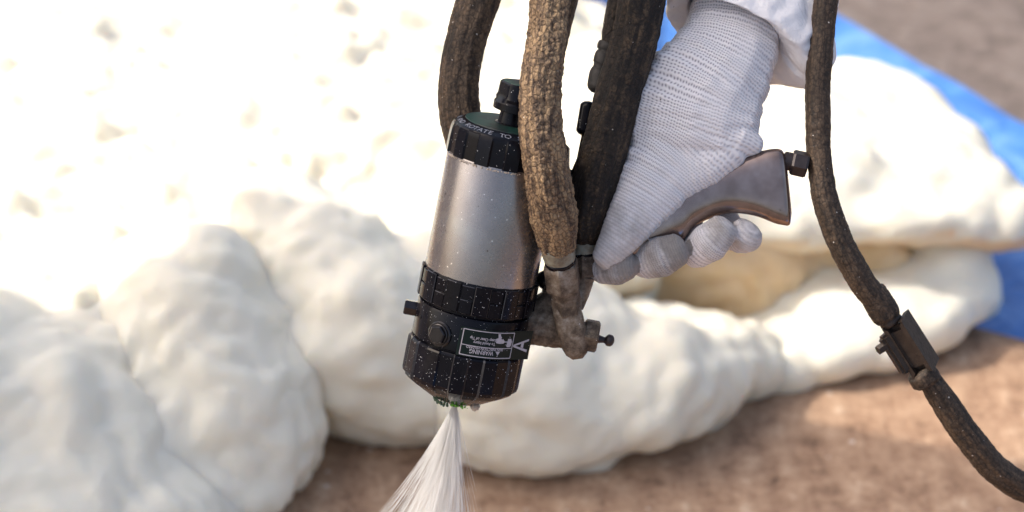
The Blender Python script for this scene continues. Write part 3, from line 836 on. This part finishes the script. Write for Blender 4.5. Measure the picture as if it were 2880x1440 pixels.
elb = loft('elbow', [(1595, 866, 16, 37, 34, (0.04, 1), 3.2), (1597, 882, 10, 42, 38, (0.04, 1), 3.2), (1608, 930, 0, 41, 40, (0.12, 1), 3.4), (1618, 975, -16, 38, 38, (0.15, 1), 3.4), (1622, 996, -18, 30, 30, (0.15, 1), 3), (1625, 1010, -20, 14, 16, (0.15, 1), 3)], M_DIRT, gun, power=3.4, n=48)
hexnut('hex_fitting', (1640, 940), (0.98, 0.18, 0), 49, 44, M_DIRT, gun, -22, 6, 0.1, 0.86, 5)
zk = blob_part('grease_fitting', [[(1680, 953, -22, 13, 13), (1698, 956, -22, 9, 9)], [(1712, 957, -22, 18, 18), (1716, 958, -22, 18, 18)]], M_PLUG, gun, 2.5, 2)
crumb = bmesh.new()
for i in range(22):
    t = random.random(); ico(crumb, P(1532 + random.uniform(-6, 9), 770 + t * 60, -60 + random.uniform(-20, 20)), (random.uniform(3, 7) * K, random.uniform(3, 7) * K, random.uniform(3, 7) * K), None, 1)
bm_obj('grime_crumbs', crumb, M_DIRT, gun)['kind'] = 'stuff'

# foam crust round the nozzle rim, bright green in the middle
M_CRUST = simple('green_crust', (0.16, 0.42, 0.05), 0.7, 0, 500, 0.5)
M_CRUSTD = simple('dark_crust', (0.05, 0.09, 0.055), 0.7, 0, 500, 0.5)
M_CRUSTT = simple('tan_crust', (0.45, 0.38, 0.31), 0.7, 0, 500, 0.3)
for mat, lo, hi, cnt, sz in ((M_CRUST, -12, 30, 30, 3.2), (M_CRUSTD, -62, -14, 34, 4.5), (M_CRUSTT, 46, 62, 12, 7.5)):
    bm = bmesh.new()
    for i in range(cnt):
        a = R(random.uniform(lo, hi)); rr_ = 72 + random.uniform(-8, 4)
        p = GM @ V((rr_ * math.sin(a), -103 - random.uniform(0, 6) * (1.6 if mat is M_CRUSTD else 1), rr_ * math.cos(a)))
        s = sz * random.uniform(0.4, 1.2) * K
        ico(bm, p, (s, s * random.uniform(.6, 1.4), s), Matrix.Rotation(random.random() * 3, 4, 'X'), 1)
    bm_obj('foam_crust', bm, mat, gun)['kind'] = 'stuff'
bm = bmesh.new()
for i in range(70):
    a = R(random.uniform(-75, 20)); s = random.uniform(1.2, 3.2) * K
    ico(bm, GM @ V((160.5 * math.sin(a), 603 - random.uniform(0, 5), 160.5 * math.cos(a))), (s, s, s), None, 1)
bm_obj('dried_crumbs', bm, M_CRUSTT, gun)['kind'] = 'stuff'

# ------------------------------------------------------------------ hoses
def catmull(pts, k=14):
    out = []
    for i in range(len(pts) - 1):
        p0 = pts[max(i - 1, 0)]; p1 = pts[i]; p2 = pts[i + 1]; p3 = pts[min(i + 2, len(pts) - 1)]
        for j in range(k):
            t = j / k
            out.append(tuple(0.5 * (2 * b + (c - a) * t + (2 * a - 5 * b + 4 * c - d) * t * t + (3 * b - a - 3 * c + d) * t ** 3) for a, b, c, d in zip(p0, p1, p2, p3)))
    out.append(pts[-1]); return out
def tube(name, path, mat, parent, n=56, k=14, ridge=0.0, lump=0.0, seed=0, ridges=7, endcap=True):
    """path: (px, py, w, radius_px)"""
    st = catmull([tuple(float(v) for v in p) for p in path], k)
    C = [P(a, b, w) for a, b, w, r in st]; rad = [r * K for a, b, w, r in st]
    vs_, fs, huv, hang = [], [], [], []
    along = 0.0; ref = CZ
    for i, c in enumerate(C):
        t = (C[min(i + 1, len(C) - 1)] - C[max(i - 1, 0)]).normalized()
        if i: along += (c - C[i - 1]).length
        x = (ref - t * ref.dot(t)).normalized(); ref = x; y = t.cross(x)
        for j in range(n):
            a = 2 * math.pi * j / n; cx, sx = math.cos(a), math.sin(a)
            r = rad[i]
            if ridge: r += ridge * K * (noise.noise(V((cx * ridges / 3, sx * ridges / 3, along * 9 + seed))) * 1.4 + 0.5 * noise.noise(V((cx * ridges, sx * ridges, along * 16 + seed))))
            if lump: r += lump * K * (noise.noise(V((cx * r * 260 * 1.0 + seed, sx * r * 260, along * 220))) + 0.6 * noise.noise(V((cx * r * 600 + seed, sx * r * 600, along * 560))))
            vs_.append(c + x * (cx * r) + y * (sx * r))
            huv.append((along, cx * rad[i], sx * rad[i])); hang.append((along, cx * 1.0, sx * 1.0 + seed))
    m = len(C)
    for i in range(m - 1):
        for j in range(n): fs.append((i * n + j, i * n + (j + 1) % n, (i + 1) * n + (j + 1) % n, (i + 1) * n + j))
    fs.append(tuple(range(n - 1, -1, -1))); fs.append(tuple((m - 1) * n + j for j in range(n)))
    o = mesh_obj(name, vs_, fs, mat, parent)
    add_attr(o.data, 'huv', np.array(huv)); add_attr(o.data, 'hang', np.array(hang))
    return fix_normals(o)
h1 = tube('material_hose', [(1480, -420, -330, 62), (1400, -150, -240, 62), (1346, 0, -195, 61), (1313, 109, -170, 59), (1293, 217, -155, 58), (1293, 299, -150, 60), (1306, 370, -150, 61), (1335, 460, -150, 60), (1380, 560, -150, 58), (1450, 680, -150, 50)], M_HOSE_A, None, n=110, k=46, ridge=4.0, lump=1.8, seed=2)
tag(h1, 'dark brown cracked hose curving down behind the left of the rear cap', 'hose')
h2r = empty('material_hose', P(1520, 350, 290))
tag(h2r, 'tan caked hose in front of the silver barrel, running down to the side elbow', 'hose')
tube('hose_cover', [(1700, -420, 160, 60), (1590, -150, 230, 55), (1549, 0, 265, 54), (1541, 81, 278, 53), (1531, 163, 287, 56), (1521, 245, 292, 58), (1521, 350, 292, 58), (1527, 405, 288, 59), (1537, 483, 266, 59), (1550, 561, 226, 61), (1556, 600, 200, 64), (1562, 640, 172, 59), (1566, 670, 150, 53), (1569, 690, 136, 50), (1570, 700, 130, 47)], M_HOSE_B, h2r, n=120, k=46, ridge=5.0, lump=4.0, seed=9)
tube('ferrule', [(1566, 685, 139, 47), (1570, 705, 124, 47), (1573, 722, 112, 45), (1574, 732, 106, 42)], M_FERR, h2r, n=60, k=8, lump=1.6, seed=4)
tube('black_seal', [(1574, 728, 108, 43.5), (1576, 737, 101, 43.5)], M_BLACK_CLEAN, h2r, n=48, k=3)
n1 = hexnut('swivel_nut', (1576, 737), (0.13, 0.98, -0.60), 52, 88, M_DIRT, h2r, 98, 6, 0.2, 0.93, 6)
subdiv(n1, 5); roughen(n1, 1.1 * K, 420, 3); n1.data.polygons.foreach_set('use_smooth', [False] * len(n1.data.polygons))
tube('threaded_neck', [(1586, 800, 60, 43), (1590, 822, 44, 41), (1592, 832, 38, 41)], M_DIRT, h2r, n=48, k=6, lump=1.6, seed=5)
n2 = hexnut('lock_nut', (1591, 828), (0.12, 0.98, -0.5), 43, 58, M_DIRT, h2r, 38, 6, 0.4, 0.92, 5)
subdiv(n2, 5); roughen(n2, 1.0 * K, 420, 7); n2.data.polygons.foreach_set('use_smooth', [False] * len(n2.data.polygons))
h3b = tube('material_hose', [(1660, -420, -120, 60), (1600, -120, -110, 58), (1568, 0, -90, 57), (1545, 100, -85, 56), (1518, 231, -80, 54), (1500, 340, -90, 52), (1490, 440, -100, 46)], M_HOSE_A, None, n=90, k=40, ridge=3, lump=1.6, seed=14)
tag(h3b, 'dark hose mostly hidden behind the tan caked hose', 'hose')
h3r = empty('material_hose', P(1740, 245, 40))
tag(h3r, 'oily dark brown hose between the tan hose and the gloved hand', 'hose')
tube('hose_cover', [(1890, -420, -60, 66), (1835, -120, 10, 65), (1806, 0, 30, 64), (1791, 81, 36, 64), (1770, 163, 42, 63), (1744, 245, 46, 62), (1723, 326, 47, 62), (1707, 388, 46, 62), (1688, 455, 42, 62), (1670, 522, 34, 62), (1655, 590, 22, 60), (1646, 640, 12, 54), (1642, 672, 5, 44), (1641, 684, 3, 34)], M_HOSE_C, h3r, n=110, k=44, ridge=5.5, lump=1.6, seed=23)
tube('ferrule', [(1642, 670, 4, 32), (1644, 700, -2, 33), (1645, 712, -4, 31)], M_FERR, h3r, n=48, k=6, lump=1.2, seed=6)
tube('black_seal', [(1645, 708, -4, 31.5), (1646, 718, -6, 31.5)], M_BLACK_CLEAN, h3r, n=40, k=3)
hexnut('swivel_nut', (1647, 718), (0.0, 1, -0.1), 36, 60, M_DIRT, h3r, -6, 6, 0.3, 0.92, 5)
tube('threaded_neck', [(1646, 775, -12, 27), (1636, 810, -20, 27), (1615, 860, -30, 27)], M_DIRT, h3r, n=40, k=8, lump=1.5, seed=8)
# braided control line behind the oily hose
cr_ = empty('control_line', P(1705, 140, -20))
tag(cr_, 'thin braided black line with two collars behind the oily hose', 'hose')
tube('line_cover', [(1800, -420, -120, 30), (1752, -60, -50, 30), (1735, 20, -40, 30), (1722, 90, -30, 29), (1716, 130, -25, 26)], M_HOSE_C, cr_, n=48, k=20, ridge=1, lump=1.6, seed=31)
M_BRAID = simple('braided_rubber', (0.022, 0.020, 0.019), 0.65, 0, 700, 0.7)
o = tube('collar', [(1715, 124, -25, 30), (1712, 131, -25, 33), (1709, 142, -25, 31)], M_BRAID, cr_, n=48, k=8, lump=1.0)
tube('sleeve_section', [(1710, 138, -25, 27), (1706, 152, -25, 27), (1702, 160, -25, 31), (1698, 180, -25, 31), (1693, 192, -25, 26), (1690, 205, -25, 26)], M_BRAID, cr_, n=48, k=10, lump=1.0)
tube('end_boot', [(1693, 200, -25, 28), (1690, 208, -25, 33), (1684, 240, -25, 33), (1681, 252, -25, 29), (1679, 262, -25, 16)], M_BRAID, cr_, n=48, k=10, lump=1.0)
# hanging air hose on the right
h4 = empty('air_hose', P(2300, 335, 0))
tag(h4, 'long rusty brown hose hanging down at the right of the glove with a clamp coupling', 'hose')
tube('hose_cover', [(2420, -420, -60, 35), (2345, -110, -30, 35), (2324, 0, -20, 35), (2314, 80, -15, 35), (2306, 157, -10, 36), (2300, 250, -5, 35), (2301, 335, 0, 35), (2302, 410, 0, 34), (2308, 480, 0, 34), (2320, 555, 0, 36), (2342, 626, -5, 37), (2368, 690, -15, 37), (2397, 745, -30, 38), (2430, 800, -50, 38), (2470, 850, -70, 37), (2500, 892, -90, 30)], M_HOSE_D, h4, n=64, k=26, ridge=1.2, lump=1.6, seed=41)
tube('sleeve_collar', [(2452, 818, -62, 38), (2460, 832, -66, 41), (2478, 862, -78, 43), (2492, 886, -90, 42), (2500, 900, -92, 34)], M_HOSE_D, h4, n=56, k=8, lump=2, seed=43)
tube('hose_tail', [(2596, 1045, -130, 30), (2618, 1075, -140, 32), (2662, 1142, -165, 38), (2700, 1200, -190, 40), (2743, 1256, -215, 41), (2778, 1300, -240, 41), (2814, 1332, -260, 41), (2880, 1372, -300, 42), (2980, 1400, -350, 42), (3120, 1420, -420, 42), (3400, 1430, -520, 42)], M_HOSE_D, h4, n=64, k=26, ridge=3.0, lump=2, seed=47)
tube('tail_collar', [(2583, 1040, -125, 34), (2590, 1048, -128, 43), (2606, 1070, -135, 43), (2612, 1080, -137, 36)], M_HOSE_D, h4, n=56, k=8, lump=2, seed=48)
def box_part(name, p, w, axis, side, dims, mat, parent, bev=5):
    ax = camvec(axis[0], -axis[1], axis[2]).normalized(); sv = camvec(side[0], -side[1], side[2]); sv = (sv - ax * sv.dot(ax)).normalized(); nv = ax.cross(sv)
    c = P(p[0], p[1], w)
    bm = bmesh.new(); bmesh.ops.create_cube(bm, size=2.0)
    M = Matrix(((ax.x * dims[0] * K, sv.x * dims[1] * K, nv.x * dims[2] * K, c.x), (ax.y * dims[0] * K, sv.y * dims[1] * K, nv.y * dims[2] * K, c.y), (ax.z * dims[0] * K, sv.z * dims[1] * K, nv.z * dims[2] * K, c.z), (0, 0, 0, 1)))
    bm.transform(M)
    bmesh.ops.bevel(bm, geom=list(bm.edges), offset=bev * K, segments=2, affect='EDGES')
    return bm_obj(name, bm, mat, parent, angle=40)
M_RUST = simple('dark_coupling', (0.035, 0.024, 0.018), 0.45, 0.3, 160, 0.6)
_nt = M_RUST.node_tree; bump(_nt, _nt.nodes['Principled BSDF'], noise_tex(_nt, coords(_nt), 190, 6, 0.7), 0.6, 0.0015)
cp = box_part('coupling_body', (2562, 968), -105, (0.55, 0.83, -0.2), (0.7, -0.45, 0.55), (74, 33, 26), M_RUST, h4, 13)
c2 = box_part('clamp_plate', (2528, 985), -104, (0.55, 0.83, -0.2), (0.8, -0.5, -0.4), (66, 34, 16), M_RUST, h4, 8)
hexnut('clamp_bolt', (2500, 966), (-0.85, 0.5, 0.3), 15, 40, M_RUST, h4, -95, 6, 0.2, 0.9, 3)
tube('coupling_neck', [(2488, 880, -92, 32), (2510, 910, -96, 34)], M_RUST, h4, n=32, k=4)

# ------------------------------------------------------------------ the worker: gloved hand and coverall sleeve
worker = empty('person', P(2040, 250, -20))
tag(worker, 'person in a white knit glove and white coverall sleeve gripping the spray gun', 'person')
hand_paths = {
 'wrist': [(2150, -260, -330, 150, 105), (2100, -60, -200, 142, 102), (2066, 60, -120, 139, 100), (2052, 130, -75, 149, 102), (2020, 200, -40, 164, 104), (1978, 262, -12, 186, 102), (1948, 330, 2, 200, 96), (1940, 390, 8, 200, 86)],
 'palm': [(1945, 370, 0, 180, 80), (1880, 450, 18, 135, 70), (1835, 520, 35, 108, 64), (1795, 585, 46, 84, 58), (1757, 645, 54, 66, 51), (1722, 700, 55, 52, 42), (1697, 728, 52, 39, 33)],
 'heel': [(2000, 380, 15, 110, 70), (2075, 395, 20, 62, 54), (2124, 409, 15, 31, 36)],
 'heel2': [(1900, 480, 28, 92, 55), (1985, 455, 32, 74, 48), (2060, 418, 28, 57, 44)],
 'web': [(1880, 300, -15, 110, 70), (1845, 390, -10, 98, 60), (1835, 440, 0, 84, 55)],
 'back': [(1800, 470, -70, 90, 44), (1900, 500, -92, 110, 46), (2010, 520, -95, 100, 44), (2060, 560, -95, 70, 38)],
 'index': [(1720, 640, -90, 46, 42), (1680, 720, -62, 50, 44), (1700, 750, -10, 50, 46), (1735, 752, 24, 52, 46), (1764, 747, 34, 43, 40)],
 'middle': [(1820, 640, -95, 50, 44), (1795, 712, -60, 56, 48), (1820, 733, 0, 54, 48), (1858, 723, 40, 61, 50), (1905, 703, 50, 51, 42)],
 'ring': [(1930, 620, -95, 50, 44), (1940, 690, -60, 52, 46), (1962, 708, -4, 52, 48), (1994, 683, 36, 61, 50), (2034, 645, 48, 49, 42)],
 'pinky': [(2030, 600, -90, 44, 40), (2060, 660, -60, 48, 42), (2085, 668, -18, 50, 42), (2097, 661, 12, 54, 42), (2104, 653, 20, 47, 37)],
}
bm = bmesh.new()
for nm, pth in hand_paths.items(): sweep_blob(bm, pth, flat=0.75)
me = remeshed(bm, 'gloved_hand', 4.2 * K, 5, M_GLOVE)
co, no = np_verts(me), np_normals(me)
# knit coordinates from the nearest limb
lines = {}
for nm in ('wrist', 'index', 'middle', 'ring', 'pinky'):
    pth = hand_paths[nm] + (hand_paths['palm'][1:] if nm == 'wrist' else [])
    lines[nm] = [(np.array(P(a, b, w)) / K, ra, rb) for a, b, w, ra, rb in pth]
X = co.astype(np.float64) / K
best = np.full(len(X), 1e9); knit = np.zeros((len(X), 3)); dirt = np.zeros(len(X))
cz = np.array(CZ)
for nm, L in lines.items():
    arc = 0.0; nd = np.full(len(X), 1e9); ka = np.zeros(len(X)); kc = np.zeros(len(X)); frac = np.zeros(len(X))
    tot = sum(np.linalg.norm(b[0] - a[0]) for a, b in zip(L, L[1:]))
    W = np.zeros(len(X)); A_ = np.zeros(len(X)); C_ = np.zeros(len(X))
    for (p, ra, rb), (q, rc, rd) in zip(L, L[1:]):
        dv = q - p; ln = np.linalg.norm(dv); t = dv / ln
        s = np.clip(((X - p) @ t), 0, ln); c = p + s[:, None] * t
        off = X - c; d = np.linalg.norm(off, axis=1); r = ra + (rc - ra) * s / ln
        zz = cz - t * (cz @ t); zz /= np.linalg.norm(zz); xx = np.cross(t, zz)
        su = (X - p) @ t
        ang = np.arctan2(off @ xx, off @ zz)
        RR = 120.0 if nm == 'wrist' else 48.0
        nrm = d / r
        w = 1.0 / (d + 4.0) ** 6
        A_ += w * (arc + np.clip(su, -30, ln + 30)); C_ += w * ang * RR; W += w
        upd = nrm < nd; nd[upd] = nrm[upd]; frac[upd] = (arc + s[upd]) / tot
        arc += ln
    pen = nd * (1.0 if nm == 'wrist' else 0.92)
    upd = pen < best; best[upd] = pen[upd]
    sc = 1.0 if nm == 'wrist' else 1.45
    knit[upd, 0] = (A_ / W)[upd] * sc; knit[upd, 1] = (C_ / W)[upd] * sc; knit[upd, 2] = frac[upd]
    amt = {'wrist': 0.5, 'index': 1.1, 'middle': 0.95, 'ring': 0.6, 'pinky': 0.5}[nm]
    f0 = {'wrist': 0.80, 'index': 0.50, 'middle': 0.50, 'ring': 0.55, 'pinky': 0.6}[nm]
    dirt[upd] = (np.clip((frac - f0) / (1 - f0), 0, 1) * amt)[upd]
add_attr(me, 'knit', knit); add_attr(me, 'dirt', dirt)
d = np.array([noise.noise(V((c[0] * 26, c[1] * 26, c[2] * 34))) * 1.0 + 0.5 * noise.noise(V((c[0] * 70, c[1] * 70, c[2] * 70))) for c in co.tolist()])
ribs = np.where(knit[:, 2] < 0.5, np.sin(knit[:, 0] * 2 * math.pi / 10.0) * 0.45, 0)
co2 = co + no * ((d * 3.5 + ribs) * K)[:, None]
me.vertices.foreach_set('co', co2.astype(np.float32).ravel())
me.polygons.foreach_set('use_smooth', [True] * len(me.polygons)); me.update()
me.transform(Matrix.Translation(-worker.location))
glove = bpy.data.objects.new('gloved_hand', me); glove.parent = worker; COL.objects.link(glove)

# coverall sleeve bunched over the glove's cuff
armdir = (P(2120, -140, -250) - P(2062, 62, -118)).normalized()
ax_z = (CZ - armdir * CZ.dot(armdir)).normalized(); ax_x = ax_z.cross(armdir).normalized()
if ax_x.dot(CX) < 0: ax_x = -ax_x
rollx = (ax_x * 0.985 - armdir * 0.17).normalized()      # the cuff's opening dips to the right
sl = [(14, 138, 100, 0, 0, 0), (2, 141, 104, 0, 0, 0), (-8, 146, 110, 3, 0, .1), (-22, 166, 124, 8, 0, .6), (-42, 198, 138, 22, 0, 1), (-48, 224, 148, 36, 0, 1), (-30, 242, 154, 46, 0, 1), (0, 250, 158, 50, 0, 1), (40, 250, 160, 52, 0, 1), (90, 244, 160, 52, 0, 1), (160, 226, 160, 42, 0, 1), (260, 228, 165, 50, 0, 1), (420, 240, 175, 60, 0, 1), (700, 255, 185, 70, 0, 1)]
sl = catmull(sl, 7); NS = 150
c0 = P(2062, 62, -118); vv, ff = [], []
for i, (h, a_, b_, sx, _, nz) in enumerate(sl):
    for j in range(NS):
        th = 2 * math.pi * j / NS; c, s = math.cos(th), math.sin(th)
        lo = 1.0 + nz * (0.055 * noise.noise(V((c * 2.2, s * 2.2, h / 70))) + 0.05 * noise.noise(V((c * 6, s * 6, h / 60 + 9))) + 0.022 * math.sin(th * 22 + 3 * noise.noise(V((c * 3, s * 3, h / 50)))) * max(0, 1 - abs(h + 10) / 60))
        hang = 14 * nz * max(0, c) ** 2 * max(0, 1 - max(h, 0) / 120) + 0 * nz
        dh = h - hang + nz * 9 * noise.noise(V((c * 3, s * 3, 4 + h / 90)))
        vv.append(c0 + armdir * (dh * K) + rollx * ((c * a_ * lo + sx) * K) + ax_z * (s * b_ * lo * K))
for i in range(len(sl) - 1):
    for j in range(NS): ff.append((i * NS + j, i * NS + (j + 1) % NS, (i + 1) * NS + (j + 1) % NS, (i + 1) * NS + j))
slv = fix_normals(mesh_obj('coverall_sleeve', vv, ff, M_TYVEK, worker))

# ------------------------------------------------------------------ the spray
def spray_mat():
    m, nt, b = new_mat('foam_spray'); nt.nodes.remove(b)
    out = [n for n in nt.nodes if n.type == 'OUTPUT_MATERIAL'][0]
    d = N(nt, 'ShaderNodeBsdfDiffuse', Color=(0.98, 0.975, 0.96, 1)); t = N(nt, 'ShaderNodeBsdfTranslucent', Color=(0.98, 0.975, 0.96, 1)); tr = N(nt, 'ShaderNodeBsdfTransparent')
    a = N(nt, 'ShaderNodeMixShader', Fac=0.5); c = N(nt, 'ShaderNodeMixShader', Fac=0.6)
    nt.links.new(d.outputs[0], a.inputs[1]); nt.links.new(t.outputs[0], a.inputs[2])
    nt.links.new(tr.outputs[0], c.inputs[1]); nt.links.new(a.outputs[0], c.inputs[2]); nt.links.new(c.outputs[0], out.inputs['Surface'])
    return m
M_SPRAY = spray_mat()
spray_root = P(1279, 1137, -98)
vv, ff = [], []
def spray_pt(s, q, wq):
    """s: photograph pixels below the nozzle, q: -1..1 across the fan, wq: depth across"""
    left = -4 - 0.46 * s - 0.0006 * s * s
    right = 4 + 0.07 * s
    x = 1279 + left + (right - left) * (q * 0.5 + 0.5)
    return P(x, 1137 + s, -98 - 0.25 * s + wq * (6 + 0.26 * s))
for i in range(7000):
    q = random.gauss(0.28, 0.40) if random.random() < 0.78 else random.uniform(-1.15, 1.0)
    q = max(-1.4, min(1.45, q)); wq = random.gauss(0, 0.45)
    s0 = random.random() ** 0.8 * 700; ln = random.uniform(40, 190) * (0.5 + s0 / 500)
    if random.random() < 0.25: s0 = 0
    s1 = min(s0 + ln, 1150); wd = random.uniform(0.35, 0.9) * (0.55 + s0 / 700)
    n0 = len(vv); prev = None; nseg = 4
    for k in range(nseg + 1):
        s = s0 + (s1 - s0) * k / nseg; c = spray_pt(s, q, wq)
        r = wd * K * math.sin(math.pi * (0.08 + 0.84 * k / nseg))
        for a in (0, 2.094, 4.189): vv.append(c + CX * (r * math.cos(a)) + CZ * (r * math.sin(a)))
    for k in range(nseg):
        for a in range(3): ff.append((n0 + 3 * k + a, n0 + 3 * k + (a + 1) % 3, n0 + 3 * k + 3 + (a + 1) % 3, n0 + 3 * k + 3 + a))
sp = mesh_obj('foam_spray', vv, ff, M_SPRAY)
tag(sp, 'white fan of foam spray shooting down from the black nozzle', 'spray', kind='stuff')
# mist around the threads
vv, ff = [], []; NR = 28
for k in range(26):
    s = 4 + k * 44
    L_, R_ = spray_pt(s, -0.35, 0), spray_pt(s, 0.85, 0); c = (L_ + R_) / 2; hw = (R_ - L_).length / 2 + 0.0002
    for a in range(NR):
        t = 2 * math.pi * a / NR; vv.append(c + CX * (hw * math.cos(t)) + CZ * (hw * 0.7 * math.sin(t)))
for k in range(25):
    for a in range(NR): ff.append((k * NR + a, k * NR + (a + 1) % NR, (k + 1) * NR + (a + 1) % NR, (k + 1) * NR + a))
ff.append(tuple(range(NR))); ff.append(tuple(25 * NR + a for a in range(NR)))
mm = bpy.data.materials.new('spray_mist'); mm.use_nodes = True; nt = mm.node_tree; nt.nodes.clear()
out = nt.nodes.new('ShaderNodeOutputMaterial'); pv = nt.nodes.new('ShaderNodeVolumePrincipled')
pv.inputs['Color'].default_value = (0.97, 0.95, 0.92, 1); pv.inputs['Density'].default_value = 30
nt.links.new(pv.outputs[0], out.inputs['Volume'])
mist = fix_normals(mesh_obj('spray_mist', vv, ff, mm)); tag(mist, 'pale mist inside the fan of foam spray below the nozzle', 'spray', kind='stuff')

# ------------------------------------------------------------------ unseen second figure, added left of view and shaped to cast the shadow
shadow_caster = empty('person', V((-0.82, 1.79, 0)))
tag(shadow_caster, 'unseen figure in a white hooded coverall added at the left to cast the foam shadow', 'person')
bm = bmesh.new()
def limb(pts, n=10):
    for (p, r, d), (q, r2, d2) in zip(pts, pts[1:]):
        p, q = V(p), V(q)
        for i in range(n + 1):
            t = i / n; c = p.lerp(q, t); ico(bm, c, (d + (d2 - d) * t, r + (r2 - r) * t, max(0.05, (r + (r2 - r) * t) * 0.7)), None, 2)
HX = -0.84
limb([((HX, 1.72, 0.06), .06, .06), ((HX, 1.73, .45), .085, .08), ((HX, 1.76, .85), .12, .11)])
limb([((HX, 1.96, 0.06), .07, .06), ((HX, 1.96, .45), .095, .09), ((HX, 1.95, .85), .14, .12)])
limb([((HX + .02, 1.72, .03), .05, .05), ((HX + .17, 1.70, .03), .045, .05)]); limb([((HX + .02, 1.96, .03), .05, .05), ((HX + .17, 1.98, .03), .045, .05)])
limb([((HX, 1.85, .85), .20, .14), ((HX, 1.85, 1.1), .21, .14), ((HX, 1.85, 1.30), .23, .15), ((HX, 1.85, 1.36), .245, .14), ((HX, 1.85, 1.45), .235, .13), ((HX, 1.85, 1.52), .205, .12), ((HX, 1.84, 1.60), .165, .12), ((HX, 1.84, 1.68), .15, .12), ((HX + .02, 1.84, 1.80), .135, .12)])
limb([((HX, 1.66, 1.355), .07, .07), ((HX - .02, 1.60, 1.345), .065, .065), ((HX + .06, 1.64, 1.36), .05, .05), ((HX + .13, 1.74, 1.38), .035, .04)])
limb([((HX, 2.03, 1.34), .08, .08), ((HX, 2.10, 1.10), .07, .07), ((HX + .03, 2.13, .94), .06, .06), ((HX + .04, 2.13, .80), .045, .035)])
me = remeshed(bm, 'coverall', 0.014, 8, M_TYVEK); me.polygons.foreach_set('use_smooth', [True] * len(me.polygons))
me.transform(Matrix.Translation(-shadow_caster.location)); o = bpy.data.objects.new('coverall', me); o.parent = shadow_caster; COL.objects.link(o)
